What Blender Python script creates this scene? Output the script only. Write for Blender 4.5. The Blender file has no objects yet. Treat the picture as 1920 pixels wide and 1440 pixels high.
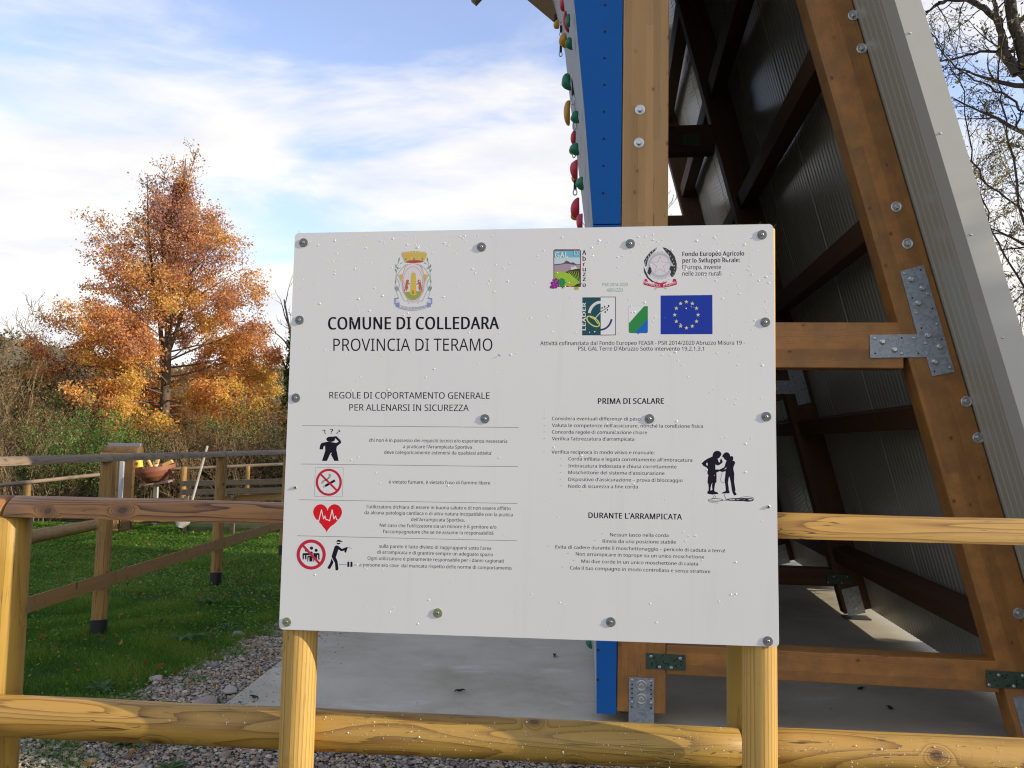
import bpy, math, random
import numpy as np
from mathutils import Vector, Matrix
from mathutils.geometry import tessellate_polygon

rng = np.random.default_rng(7)
random.seed(7)
S = bpy.context.scene

# ------------------------------------------------------------------ camera
F = 1507.0; TH = math.radians(4.2); RO = math.radians(1.1); EYE = 1.5
_X = np.array([1, 0, 0.]); _U0 = np.array([0, -math.sin(TH), math.cos(TH)])
FW = np.array([0, math.cos(TH), math.sin(TH)])
RV = math.cos(RO) * _X + math.sin(RO) * _U0
UV = -math.sin(RO) * _X + math.cos(RO) * _U0
CP = np.array([0, 0, EYE])
cd = bpy.data.cameras.new('camera'); cam = bpy.data.objects.new('camera', cd)
S.collection.objects.link(cam)
cam.matrix_world = Matrix(((RV[0], UV[0], -FW[0], CP[0]), (RV[1], UV[1], -FW[1], CP[1]), (RV[2], UV[2], -FW[2], CP[2]), (0, 0, 0, 1)))
cd.sensor_width = 36; cd.lens = F / 1920 * 36; cd.clip_start = 0.05; cd.clip_end = 2000
S.camera = cam

# ------------------------------------------------------------------ sun, sky, exposure
SUN = Vector((0.90, -0.25, 0.33)).normalized()
SEL = math.asin(SUN.z); SROT = math.atan2(SUN.x, SUN.y)
ld = bpy.data.lights.new('sun', 'SUN'); ld.energy = 5.0; ld.angle = math.radians(0.5); ld.color = (1, 0.90, 0.74)
lo = bpy.data.objects.new('sun', ld); S.collection.objects.link(lo)
lo.rotation_euler = SUN.to_track_quat('Z', 'Y').to_euler()
w = bpy.data.worlds.new('World'); S.world = w; w.use_nodes = True
nt = w.node_tree; nt.nodes.clear()
def N(t, **k):
    n = nt.nodes.new(t)
    for a, b in k.items(): setattr(n, a, b)
    return n
out = N('ShaderNodeOutputWorld'); bg = N('ShaderNodeBackground'); bg.inputs[1].default_value = 0.12
sky = N('ShaderNodeTexSky'); sky.sky_type = 'NISHITA'; sky.sun_disc = False
sky.sun_elevation = SEL; sky.sun_rotation = SROT; sky.altitude = 300; sky.ozone_density = 1.2; sky.dust_density = 0.6
tc = N('ShaderNodeTexCoord'); sp = N('ShaderNodeSeparateXYZ'); nt.links.new(tc.outputs['Generated'], sp.inputs[0])
def M(op, a, b=None, c=None, clamp=False):
    n = N('ShaderNodeMath', operation=op); n.use_clamp = clamp
    for i, v in enumerate((a, b, c)):
        if v is None: continue
        if isinstance(v, (int, float)): n.inputs[i].default_value = v
        else: nt.links.new(v, n.inputs[i])
    return n.outputs[0]
zz = M('ADD', M('MAXIMUM', sp.outputs[2], 0.0), 0.16)
cb = N('ShaderNodeCombineXYZ'); nt.links.new(M('DIVIDE', sp.outputs[0], zz), cb.inputs[0]); nt.links.new(M('DIVIDE', sp.outputs[1], zz), cb.inputs[1])
mp = N('ShaderNodeMapping'); mp.inputs['Rotation'].default_value = (0, 0, math.radians(-38)); mp.inputs['Scale'].default_value = (0.95, 1.5, 1); mp.inputs['Location'].default_value = (3.1, 1.2, 0)
nt.links.new(cb.outputs[0], mp.inputs[0])
n1 = N('ShaderNodeTexNoise'); n1.inputs['Scale'].default_value = 1.35; n1.inputs['Detail'].default_value = 9; n1.inputs['Roughness'].default_value = 0.58; n1.inputs['Distortion'].default_value = 0.5
nt.links.new(mp.outputs[0], n1.inputs[0])
n2 = N('ShaderNodeTexNoise'); n2.inputs['Scale'].default_value = 0.45; n2.inputs['Detail'].default_value = 3
nt.links.new(cb.outputs[0], n2.inputs[0])
# fuller cloud towards the horizon, thin veil high up
v = M('ADD', M('MULTIPLY', n1.outputs[0], 1.15), M('MULTIPLY', n2.outputs[0], 0.55))
v = M('ADD', v, M('MULTIPLY', M('SUBTRACT', 0.42, sp.outputs[2]), 0.50))
mr = N('ShaderNodeMapRange'); mr.interpolation_type = 'SMOOTHSTEP'; mr.inputs[1].default_value = 0.66; mr.inputs[2].default_value = 1.00; mr.inputs[3].default_value = 0.10; mr.inputs[4].default_value = 0.97
nt.links.new(v, mr.inputs[0])
hs = N('ShaderNodeMix'); hs.data_type = 'RGBA'; hs.blend_type = 'MULTIPLY'; hs.inputs[0].default_value = 1; hs.inputs[7].default_value = (2.5, 2.3, 2.55, 1)
nt.links.new(sky.outputs[0], hs.inputs[6])
mx = N('ShaderNodeMix'); mx.data_type = 'RGBA'; 
n3 = N('ShaderNodeTexNoise'); n3.inputs['Scale'].default_value = 2.6; n3.inputs['Detail'].default_value = 6; n3.inputs['Roughness'].default_value = 0.55; nt.links.new(mp.outputs[0], n3.inputs[0])
cr = N('ShaderNodeMapRange'); cr.inputs[1].default_value = 0.34; cr.inputs[2].default_value = 0.60; nt.links.new(n3.outputs[0], cr.inputs[0])
cc = N('ShaderNodeMix'); cc.data_type = 'RGBA'; cc.inputs[6].default_value = (7.0, 7.0, 7.25, 1); cc.inputs[7].default_value = (8.4, 8.1, 7.7, 1); nt.links.new(cr.outputs[0], cc.inputs[0]); nt.links.new(cc.outputs[2], mx.inputs[7])
nt.links.new(mr.outputs[0], mx.inputs[0]); nt.links.new(hs.outputs[2], mx.inputs[6])
nt.links.new(mx.outputs[2], bg.inputs[0]); nt.links.new(bg.outputs[0], out.inputs[0])
S.view_settings.view_transform = 'Standard'; S.view_settings.look = 'None'; S.view_settings.gamma = 1
S.view_settings.use_curve_mapping = False; S.view_settings.exposure = 0.12
S.cycles.max_bounces = 6; S.cycles.filter_width = 1.15; S.cycles.use_denoising = True; S.cycles.denoising_prefilter = 'NONE'

# ------------------------------------------------------------------ helpers
def ray(px, py): return FW + RV * ((px - 960) / F) - UV * ((py - 720) / F)
def atz(px, py, z=0.0):
    d = ray(px, py); return CP + d * ((z - EYE) / d[2])
def aty(px, py, Y):
    d = ray(px, py); return CP + d * (Y / d[1])
def onpl(px, py, p0, n):
    d = ray(px, py); return CP + d * (np.dot(np.array(p0) - CP, n) / np.dot(d, n))

WM = {}
def link(o): S.collection.objects.link(o); return o
def props(o, label=None, cat=None, group=None, kind=None):
    if label: o['label'] = label
    if cat: o['category'] = cat
    if group: o['group'] = group
    if kind: o['kind'] = kind
    return o
def empty(name, loc, rz=0, label=None, cat=None, group=None):
    o = link(bpy.data.objects.new(name, None)); o.empty_display_size = 0.1
    m = Matrix.Translation(Vector(loc)) @ Matrix.Rotation(rz, 4, 'Z')
    o.matrix_basis = m; WM[o.name] = m
    return props(o, label, cat, group)
def place(o, m, parent=None):
    """put object o at world matrix m under parent"""
    link(o); o.matrix_basis = m; WM[o.name] = m.copy()
    if parent:
        o.parent = parent; o.matrix_parent_inverse = WM[parent.name].inverted()
    return o
def mesh(name, vs, fs, mat=None, smooth=False, mids=None, col=None):
    me = bpy.data.meshes.new(name)
    if isinstance(vs, np.ndarray) and isinstance(fs, np.ndarray):
        k = fs.shape[1]; n = len(fs)
        me.vertices.add(len(vs)); me.vertices.foreach_set('co', vs.astype(np.float32).ravel())
        me.loops.add(n * k); me.loops.foreach_set('vertex_index', fs.astype(np.int32).ravel())
        me.polygons.add(n); me.polygons.foreach_set('loop_start', np.arange(0, n * k, k, dtype=np.int32))
        me.update(calc_edges=True)
    else:
        me.from_pydata([tuple(v) for v in vs], [], [tuple(f) for f in fs])
    for m in (mat if isinstance(mat, (list, tuple)) else [mat]):
        if m: me.materials.append(m)
    if mids is not None: me.polygons.foreach_set('material_index', np.array(mids, dtype=np.int32))
    if smooth: me.polygons.foreach_set('use_smooth', np.ones(len(me.polygons), dtype=bool))
    if col is not None:
        ca = me.color_attributes.new('Col', 'FLOAT_COLOR', 'POINT')
        c4 = np.ones((len(me.vertices), 4), np.float32); c4[:, :3] = col; ca.data.foreach_set('color', c4.ravel())
    me.validate() if not isinstance(vs, np.ndarray) else None
    return me
def obj(name, me, parent=None, m=None):
    return place(bpy.data.objects.new(name, me), m or Matrix.Identity(4), parent)

def box_me(name, sx, sy, sz, mat, bevel=0.0, smooth=False):
    import bmesh
    bm = bmesh.new(); bmesh.ops.create_cube(bm, size=1)
    bmesh.ops.scale(bm, vec=(sx, sy, sz), verts=bm.verts)
    if bevel: bmesh.ops.bevel(bm, geom=bm.edges[:], offset=bevel, segments=1, affect='EDGES')
    me = bpy.data.meshes.new(name); bm.to_mesh(me); bm.free(); me.materials.append(mat); return me
def frame_m(p0, p1, ref=(0, -1, 0)):
    """matrix with local Z along p0->p1, local -Y towards ref, origin at the middle"""
    p0 = Vector(p0); p1 = Vector(p1); z = (p1 - p0).normalized(); y = -Vector(ref)
    x = y.cross(z)
    if x.length < 1e-4: x = Vector((1, 0, 0)).cross(z)
    x.normalize(); y = z.cross(x)
    m = Matrix((x, y, z)).transposed().to_4x4(); m.translation = (p0 + p1) / 2
    return m, (p1 - p0).length
def beam(name, p0, p1, wx, dy, mat, parent=None, ref=(0, -1, 0), bevel=0.004):
    m, L = frame_m(p0, p1, ref)
    return obj(name, box_me(name, wx, dy, L, mat, bevel), parent, m)
def log(name, p0, p1, r, mat, parent=None, ref=(0, -1, 0), half=False, seed=0, taper=1.0, rough=0.03, bow=0.0):
    """round or half-round log, local Z along it; a half log keeps its round side towards ref"""
    m, L = frame_m(p0, p1, ref)
    rr = np.random.default_rng(seed + 11)
    ns = max(4, int(L / 0.12)); K = 26
    ph = rr.uniform(0, 6.28, 6)
    vs = []; rings = []
    if half: angs = [math.pi + math.pi * i / (K - 1) for i in range(K)]
    else: angs = [2 * math.pi * i / K for i in range(K)]
    zs = [-L / 2, -L / 2 + 0.006] + [-L / 2 + L * i / ns for i in range(1, ns)] + [L / 2 - 0.006, L / 2]
    for iz, z in enumerate(zs):
        t = (z + L / 2) / L; rad = r * (1 + (taper - 1) * t)
        if iz in (0, len(zs) - 1): rad -= 0.006
        ox = bow * math.sin(t * 3.14) ; ring = []
        for a in angs:
            q = rad * (1 + rough * (0.5 * math.sin(2 * a + ph[0] + z * 2.1) + 0.35 * math.sin(3 * a + ph[1] - z * 4.3) + 0.3 * math.sin(z * 9 + ph[2]) + 0.2 * math.sin(5 * a + z * 13 + ph[3])))
            ring.append(len(vs)); vs.append((q * math.cos(a) + ox, q * math.sin(a), z))
        rings.append(ring)
    fs = []
    for a, b in zip(rings, rings[1:]):
        n = len(a); last = n if not half else n - 1
        for i in range(last):
            j = (i + 1) % n; fs.append((a[i], a[j], b[j], b[i]))
        if half: fs.append((a[-1], a[0], b[0], b[-1]))
    fs.append(tuple(reversed(rings[0]))); fs.append(tuple(rings[-1]))
    me = mesh(name, vs, fs, mat); ang = math.radians(50)
    me.polygons.foreach_set('use_smooth', np.ones(len(me.polygons), dtype=bool))
    me.set_sharp_from_angle(angle=ang) if hasattr(me, 'set_sharp_from_angle') else None
    return obj(name, me, parent, m)
def lathe_me(name, prof, mat, K=24, smooth=True, axis='Z'):
    vs = []; fs = []
    for (r, z) in prof:
        for i in range(K):
            a = 2 * math.pi * i / K; vs.append((r * math.cos(a), r * math.sin(a), z) if axis == 'Z' else (r * math.cos(a), z, r * math.sin(a)))
    for j in range(len(prof) - 1):
        for i in range(K):
            k = (i + 1) % K; fs.append((j * K + i, j * K + k, (j + 1) * K + k, (j + 1) * K + i))
    fs.append(tuple(range(K - 1, -1, -1))); fs.append(tuple(range((len(prof) - 1) * K, len(prof) * K)))
    me = mesh(name, vs, fs, mat, smooth)
    if hasattr(me, 'set_sharp_from_angle'): me.set_sharp_from_angle(angle=math.radians(18))
    return me
def tubes(segs, kmin=3, kbig=7, rbig=0.02):
    """segs: array (n,8) p0 p1 r0 r1 -> verts, quads"""
    segs = np.asarray(segs, float); V = []; Q = []; off = 0
    for K, sel in ((kbig, np.maximum(segs[:, 6], segs[:, 7]) >= rbig), (kmin, np.maximum(segs[:, 6], segs[:, 7]) < rbig)):
        s = segs[sel]
        if not len(s): continue
        p0 = s[:, :3]; p1 = s[:, 3:6]; d = p1 - p0; d /= np.linalg.norm(d, axis=1, keepdims=True) + 1e-9
        up = np.where(np.abs(d[:, 2:3]) > 0.9, np.array([[1., 0, 0]]), np.array([[0, 0, 1.]]))
        x = np.cross(up, d); x /= np.linalg.norm(x, axis=1, keepdims=True) + 1e-9; y = np.cross(d, x)
        a = np.arange(K) * 2 * np.pi / K; c = np.cos(a)[None, :, None]; sn = np.sin(a)[None, :, None]
        dirs = x[:, None, :] * c + y[:, None, :] * sn
        A = p0[:, None, :] + dirs * s[:, 6][:, None, None]; B = p1[:, None, :] + dirs * s[:, 7][:, None, None]
        vv = np.concatenate([A, B], 1).reshape(-1, 3); n = len(s)
        base = (np.arange(n) * 2 * K)[:, None]; i = np.arange(K)[None, :]; j = (i + 1) % K
        q = np.stack([base + i, base + j, base + K + j, base + K + i], -1).reshape(-1, 4) + off
        V.append(vv); Q.append(q); off += len(vv)
    return np.concatenate(V), np.concatenate(Q)
def leaves(pts, size, cols, flat=0.0, aspect=1.9, r=None):
    """one folded leaf (two triangles pairs as 1 quad) at each point"""
    r = r or rng; n = len(pts)
    a = r.normal(size=(n, 3)); a[:, 2] *= (1 - flat); a /= np.linalg.norm(a, axis=1, keepdims=True)
    b = r.normal(size=(n, 3)); b -= (b * a).sum(1, keepdims=True) * a; b /= np.linalg.norm(b, axis=1, keepdims=True)
    s = (size * r.uniform(0.6, 1.35, n))[:, None]
    c = np.cross(a, b) * s * 0.18
    p = pts
    V = np.stack([p - a * s * 0.5, p + b * s * 0.5 / aspect + c, p + a * s * 0.5, p - b * s * 0.5 / aspect + c], 1).reshape(-1, 3)
    Q = np.arange(n * 4).reshape(n, 4)
    return V, Q, np.repeat(cols, 4, axis=0)

# ------------------------------------------------------------------ materials
def mat(name):
    m = bpy.data.materials.new(name); m.use_nodes = True; t = m.node_tree
    b = t.nodes['Principled BSDF']; return m, t, b
class G:
    def __init__(s, t): s.t = t
    def n(s, ty, **k):
        x = s.t.nodes.new(ty)
        for a, b in k.items():
            if hasattr(x, a): setattr(x, a, b)
            else: s.i(x, a, b)
        return x
    def i(s, x, name, v):
        sock = x.inputs[name]
        if hasattr(v, 'is_output') : s.t.links.new(v, sock)
        else: sock.default_value = v
    def m(s, op, a, b=None, c=None, clamp=False):
        x = s.t.nodes.new('ShaderNodeMath'); x.operation = op; x.use_clamp = clamp
        for k, v in enumerate((a, b, c)):
            if v is not None: s.i(x, k, v)
        return x.outputs[0]
    def vm(s, op, a, b=None, sc=None):
        x = s.t.nodes.new('ShaderNodeVectorMath'); x.operation = op; s.i(x, 0, a)
        if b is not None: s.i(x, 1, b)
        if sc is not None: s.i(x, 'Scale', sc)
        return x.outputs['Value'] if op in ('LENGTH', 'DISTANCE', 'DOT_PRODUCT') else x.outputs[0]
    def noise(s, vec, scale, detail=3, rough=0.5, col=False):
        x = s.t.nodes.new('ShaderNodeTexNoise'); s.i(x, 'Vector', vec); s.i(x, 'Scale', scale); s.i(x, 'Detail', detail); s.i(x, 'Roughness', rough)
        return x.outputs['Color' if col else 'Fac'] if col else x.outputs[0]
    def ramp(s, v, pts, mode='LINEAR'):
        x = s.t.nodes.new('ShaderNodeValToRGB'); s.i(x, 0, v); e = x.color_ramp.elements; x.color_ramp.interpolation = mode
        while len(e) < len(pts): e.new(0.5)
        for q, (p, c) in zip(e, pts):
            q.position = p; q.color = (*c, 1) if len(c) == 3 else c
        return x.outputs[0]
    def mix(s, f, a, b, mode='MIX'):
        x = s.t.nodes.new('ShaderNodeMix'); x.data_type = 'RGBA'; x.blend_type = mode
        s.i(x, 0, f)
        s.i(x, 6, a if hasattr(a, 'is_output') else (*a, 1) if len(a) == 3 else a); s.i(x, 7, b if hasattr(b, 'is_output') else (*b, 1) if len(b) == 3 else b)
        return x.outputs[2]
    def mr(s, v, a, b, c=0.0, d=1.0, smooth=True):
        x = s.t.nodes.new('ShaderNodeMapRange'); x.interpolation_type = 'SMOOTHSTEP' if smooth else 'LINEAR'
        for k, q in enumerate((v, a, b, c, d)): s.i(x, k, q)
        return x.outputs[0]
    def bump(s, b, h, strength=0.3, dist=0.01):
        x = s.t.nodes.new('ShaderNodeBump'); s.i(x, 'Height', h); s.i(x, 'Strength', strength); s.i(x, 'Distance', dist)
        s.t.links.new(x.outputs[0], b.inputs['Normal'])
    def co(s, which='Object'):
        return s.t.nodes.new('ShaderNodeTexCoord').outputs[which]
    def rnd(s): return s.t.nodes.new('ShaderNodeObjectInfo').outputs['Random']

def wood(name, light, dark, freq=260., wob=0.03, knots=0.5, kcol=(0.05, 0.022, 0.01), lam=0.0, pith=(0, 0), contrast=0.8, rough=0.6, weather=None, wamt=0.0, green=0.0, kscale=8.0, band=0.55):
    m, t, b = mat(name); g = G(t)
    co = g.co(); rn = g.rnd()
    off = g.vm('SCALE', (7.3, 3.1, 11.7), sc=g.m('MULTIPLY', rn, 9.0))
    sep = t.nodes.new('ShaderNodeSeparateXYZ'); g.i(sep, 0, co)
    X, Y, Z = sep.outputs
    lseed = 0.0
    if lam:
        lid = g.m('FLOOR', g.m('DIVIDE', g.m('ADD', X, 5.0), lam)); lrnd = t.nodes.new('ShaderNodeTexWhiteNoise'); lrnd.noise_dimensions = '2D'
        zb = g.m('FLOOR', g.m('ADD', g.m('MULTIPLY', Z, 0.55), g.m('MULTIPLY', lid, 0.37)))
        cv = t.nodes.new('ShaderNodeCombineXYZ'); g.i(cv, 0, lid); g.i(cv, 1, zb); g.i(lrnd, 'Vector', cv.outputs[0]); lseed = lrnd.outputs['Value']
    cs = t.nodes.new('ShaderNodeCombineXYZ'); g.i(cs, 0, X); g.i(cs, 1, Y); g.i(cs, 2, g.m('MULTIPLY', Z, 0.11))
    P = g.vm('ADD', cs.outputs[0], off)
    if lam:
        P = g.vm('ADD', P, g.vm('SCALE', (31., 17., 13.), sc=lseed))
    nz = g.noise(P, 7.0, 2, 0.45, col=True)
    wv = g.vm('SCALE', g.vm('SUBTRACT', nz, (0.5, 0.5, 0.5)), sc=wob * 2)
    # knots
    ks = t.nodes.new('ShaderNodeCombineXYZ'); g.i(ks, 0, X if lam else g.m('MULTIPLY', g.m('ARCTAN2', Y, X), 0.055)); g.i(ks, 1, g.m('MULTIPLY', Z, 0.75))
    KP = g.vm('ADD', ks.outputs[0], off)
    vo = t.nodes.new('ShaderNodeTexVoronoi'); vo.voronoi_dimensions = '2D'; g.i(vo, 'Vector', KP); g.i(vo, 'Scale', kscale)
    kd = vo.outputs['Distance']; kc = t.nodes.new('ShaderNodeSeparateColor'); g.i(kc, 0, vo.outputs['Color'])
    on = g.m('LESS_THAN', kc.outputs[0], knots)
    near = g.m('MULTIPLY', g.mr(kd, 0.36, 0.0), on)
    cx = t.nodes.new('ShaderNodeCombineXYZ'); g.i(cx, 0, g.m('ADD', X, pith[0])); g.i(cx, 1, g.m('ADD', Y, pith[1]))
    wz = t.nodes.new('ShaderNodeSeparateXYZ'); g.i(wz, 0, wv)
    c2 = t.nodes.new('ShaderNodeCombineXYZ'); g.i(c2, 0, wz.outputs[0]); g.i(c2, 1, wz.outputs[1])
    r = g.vm('LENGTH', g.vm('ADD', cx.outputs[0], c2.outputs[0]))
    r = g.m('ADD', r, g.m('MULTIPLY', g.m('POWER', near, 2.0), 0.016))
    rf = g.m('ADD', g.m('MULTIPLY', r, freq), g.m('MULTIPLY', lseed, 40.0) if lam else 0.0)
    ring = g.m('FRACT', g.m('DIVIDE', rf, 6.283))
    ring = g.m('POWER', ring, 3.0)
    ring = g.m('MULTIPLY', ring, g.mr(ring, 1.0, 0.85))
    fs = t.nodes.new('ShaderNodeCombineXYZ'); g.i(fs, 0, X); g.i(fs, 1, Y); g.i(fs, 2, g.m('MULTIPLY', Z, 0.03))
    fib = g.noise(g.vm('ADD', fs.outputs[0], off), 260., 3, 0.65)
    big = g.noise(g.vm('ADD', cs.outputs[0], off), 14., 4, 0.6)
    v = g.m('ADD', g.m('MULTIPLY', ring, contrast), g.m('MULTIPLY', g.m('SUBTRACT', big, 0.5), band))
    v = g.m('ADD', v, g.m('MULTIPLY', g.m('SUBTRACT', fib, 0.5), 0.6))
    mid = tuple((a * 0.62 + c * 0.38) for a, c in zip(light, dark))
    col = g.ramp(v, [(0.0, light), (0.35, mid), (0.95, dark)])
    if lam: col = g.mix(1.0, col, g.ramp(lseed, [(0, (0.8, 0.8, 0.78)), (1, (1.12, 1.08, 1.05))]), 'MULTIPLY')
    ksz = g.m('ADD', 0.35, g.m('MULTIPLY', kc.outputs[1], 0.8))
    kn = g.m('MULTIPLY', g.mr(g.m('ADD', g.m('DIVIDE', kd, ksz), g.m('MULTIPLY', g.m('SUBTRACT', g.noise(KP, 45., 2), 0.5), 0.07)), 0.115, 0.05), on)
    kr = g.m('MULTIPLY', g.mr(kd, 0.2, 0.1), on)
    col = g.mix(g.m('MULTIPLY', kr, 0.35), col, dark)
    krc = g.mix(g.m('MULTIPLY', g.mr(g.m('SINE', g.m('MULTIPLY', kd, 120.)), -0.8, 0.8), 1.0), kcol, tuple(0.45 * q + 0.12 * p for q, p in zip(dark, light)))
    col = g.mix(g.m('MULTIPLY', kn, 0.85), col, krc)
    # small checks and dark flecks along the grain
    ck = t.nodes.new('ShaderNodeCombineXYZ'); g.i(ck, 0, X); g.i(ck, 1, Y); g.i(ck, 2, g.m('MULTIPLY', Z, 0.07))
    chk = g.mr(g.noise(g.vm('ADD', ck.outputs[0], off), 60., 3, 0.5), 0.69, 0.76)
    col = g.mix(g.m('MULTIPLY', chk, 0.7), col, tuple(0.35 * q for q in dark))
    if not lam:
        cq = t.nodes.new('ShaderNodeCombineXYZ'); g.i(cq, 0, g.m('MULTIPLY', g.m('ARCTAN2', Y, X), 0.055)); g.i(cq, 1, g.m('MULTIPLY', Z, 0.035))
        cr_ = g.noise(g.vm('ADD', cq.outputs[0], off), 75., 2, 0.4); crk = g.m('MULTIPLY', g.mr(g.m('ABSOLUTE', g.m('SUBTRACT', cr_, 0.5)), 0.012, 0.0), g.mr(g.noise(g.vm('ADD', co, off), 4.0, 2), 0.50, 0.60))
        col = g.mix(g.m('MULTIPLY', crk, 0.85), col, (0.03, 0.014, 0.006)); chk = g.m('MAXIMUM', chk, crk)
        soil_ = g.mr(g.noise(g.vm('ADD', co, off), 16., 5, 0.7), 0.58, 0.72); col = g.mix(g.m('MULTIPLY', soil_, 0.35), col, tuple(0.5 * p + 0.3 * q for p, q in zip(dark, light)))
    if green: col = g.mix(g.m('MULTIPLY', g.mr(g.noise(P, 5., 3), 0.45, 0.7), green), col, (0.20, 0.20, 0.06))
    if weather is not None:
        wn = g.mr(g.noise(g.vm('ADD', co, off), 9., 5, 0.65), 0.35, 0.65)
        col = g.mix(g.m('MULTIPLY', wn, wamt), col, weather)
    g.i(b, 'Base Color', col)
    rg = g.m('ADD', rough, g.m('MULTIPLY', g.m('SUBTRACT', big, 0.5), 0.25)); g.i(b, 'Roughness', rg)
    h = g.m('ADD', g.m('MULTIPLY', ring, -0.35), g.m('MULTIPLY', fib, 0.7))
    h = g.m('SUBTRACT', h, g.m('MULTIPLY', chk, 1.6)); h = g.m('ADD', h, g.m('MULTIPLY', kn, 0.6))
    g.bump(b, h, 0.35, 0.0025)
    return m

def paint(name, col, rough=0.5, metal=0.0, nscale=30., namt=0.08, bump=0.0, spec=0.5):
    m, t, b = mat(name); g = G(t); n = g.noise(g.co(), nscale, 4, 0.6)
    c = g.mix(n, tuple(q * (1 - namt) for q in col), tuple(min(1, q * (1 + namt)) for q in col))
    g.i(b, 'Base Color', c); g.i(b, 'Roughness', g.m('ADD', rough - 0.06, g.m('MULTIPLY', n, 0.12))); b.inputs['Metallic'].default_value = metal
    b.inputs['Specular IOR Level'].default_value = spec
    if bump: g.bump(b, n, bump, 0.002)
    return m
def flat(name, col, rough=0.35):
    m, t, b = mat(name); b.inputs['Base Color'].default_value = (*col, 1); b.inputs['Roughness'].default_value = rough
    return m
def galv(name, base, metal=0.75, rough=0.42, sc=45.):
    m, t, b = mat(name); g = G(t); co = g.co()
    vo = t.nodes.new('ShaderNodeTexVoronoi'); g.i(vo, 'Vector', g.vm('ADD', co, g.vm('SCALE', g.noise(co, 20., 3, 0.6, col=True), sc=0.05))); g.i(vo, 'Scale', sc)
    s = t.nodes.new('ShaderNodeSeparateColor'); g.i(s, 0, vo.outputs['Color'])
    v = g.m('ADD', g.m('MULTIPLY', s.outputs[0], 0.6), g.m('MULTIPLY', g.noise(co, 60., 4, 0.6), 0.4))
    g.i(b, 'Base Color', g.mix(v, tuple(q * 0.62 for q in base), tuple(min(1, q * 1.25) for q in base)))
    g.i(b, 'Roughness', g.m('ADD', rough - 0.1, g.m('MULTIPLY', v, 0.2))); b.inputs['Metallic'].default_value = metal
    return m
def leafmat(name, trans=0.35, rough=0.55):
    m, t, b = mat(name); g = G(t)
    a = t.nodes.new('ShaderNodeVertexColor'); a.layer_name = 'Col'
    g.i(b, 'Base Color', a.outputs[0]); b.inputs['Roughness'].default_value = rough; b.inputs['Specular IOR Level'].default_value = 0.3
    tr = t.nodes.new('ShaderNodeBsdfTranslucent'); g.i(tr, 0, a.outputs[0]); ms = t.nodes.new('ShaderNodeMixShader'); ms.inputs[0].default_value = trans
    o = t.nodes['Material Output']; t.links.new(b.outputs[0], ms.inputs[1]); t.links.new(tr.outputs[0], ms.inputs[2]); t.links.new(ms.outputs[0], o.inputs[0])
    return m

M_rail = wood('treated_pine_rail', (0.50, 0.285, 0.06), (0.16, 0.06, 0.010), freq=1900., wob=0.026, knots=0.12, contrast=0.8, rough=0.45, pith=(0.0, 0.0), green=0.25)
M_railold = wood('brown_rail', (0.40, 0.185, 0.045), (0.075, 0.024, 0.006), freq=2000., wob=0.032, knots=0.10, contrast=1.1, rough=0.5, pith=(0.01, -0.01), weather=(0.15, 0.075, 0.03), wamt=0.3)
M_post = wood('treated_pine_post', (0.46, 0.275, 0.045), (0.20, 0.10, 0.014), freq=2300., wob=0.012, knots=0.22, contrast=0.6, rough=0.5, green=0.35)
M_oldfence = wood('weathered_fence', (0.36, 0.20, 0.05), (0.10, 0.042, 0.010), freq=2200., wob=0.014, knots=0.3, contrast=0.7, rough=0.7, weather=(0.20, 0.14, 0.08), wamt=0.25)
M_grayfence = wood('grey_fence', (0.27, 0.19, 0.11), (0.07, 0.042, 0.024), freq=2200., wob=0.014, knots=0.3, contrast=0.7, rough=0.75, weather=(0.23, 0.19, 0.15), wamt=0.55)
M_glulam = wood('glulam', (0.50, 0.29, 0.11), (0.28, 0.135, 0.04), freq=1500., wob=0.03, knots=0.24, kcol=(0.12, 0.055, 0.02), lam=0.041, pith=(0.3, 0.2), contrast=0.5, rough=0.6, kscale=11., band=0.9)
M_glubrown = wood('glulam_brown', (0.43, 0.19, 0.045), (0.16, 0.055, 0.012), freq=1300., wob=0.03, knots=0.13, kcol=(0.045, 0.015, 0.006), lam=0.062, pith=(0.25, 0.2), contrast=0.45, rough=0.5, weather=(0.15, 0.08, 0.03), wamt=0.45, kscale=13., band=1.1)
M_inner_shade = wood('inner_beam_shaded', (0.10, 0.042, 0.013), (0.05, 0.02, 0.007), freq=1300., wob=0.02, knots=0.28, lam=0.041, pith=(0.25, 0.2), contrast=0.45, rough=0.7)  # frame timber for purlins and rear frames, colour darkened to paint the shade inside
M_plank = wood('old_plank', (0.20, 0.14, 0.08), (0.07, 0.045, 0.025), freq=300., wob=0.03, knots=0.3, contrast=0.6, rough=0.8, weather=(0.2, 0.17, 0.13), wamt=0.5)
M_galv = galv('galvanised_steel', (0.34, 0.38, 0.42), 0.6, 0.5, 70.)
M_green = galv('green_coated_steel', (0.045, 0.085, 0.055), 0.2, 0.6, 90.)
M_bolt = galv('zinc_bolt', (0.55, 0.57, 0.58), 0.85, 0.35, 200.)
M_washer = galv('washer_steel', (0.17, 0.18, 0.185), 0.15, 0.6, 200.)
M_dark = flat('dark_hole', (0.01, 0.01, 0.012), 0.8)
M_blue = paint('blue_panel', (0.010, 0.115, 0.40), 0.75, spec=0.2, nscale=3., namt=0.12)
M_blued = flat('panel_joint', (0.01, 0.04, 0.12), 0.7)
M_grayply = paint('grey_climbing_panel', (0.36, 0.38, 0.40), 0.75, nscale=180., namt=0.10, bump=0.15)
M_white = None
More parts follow.
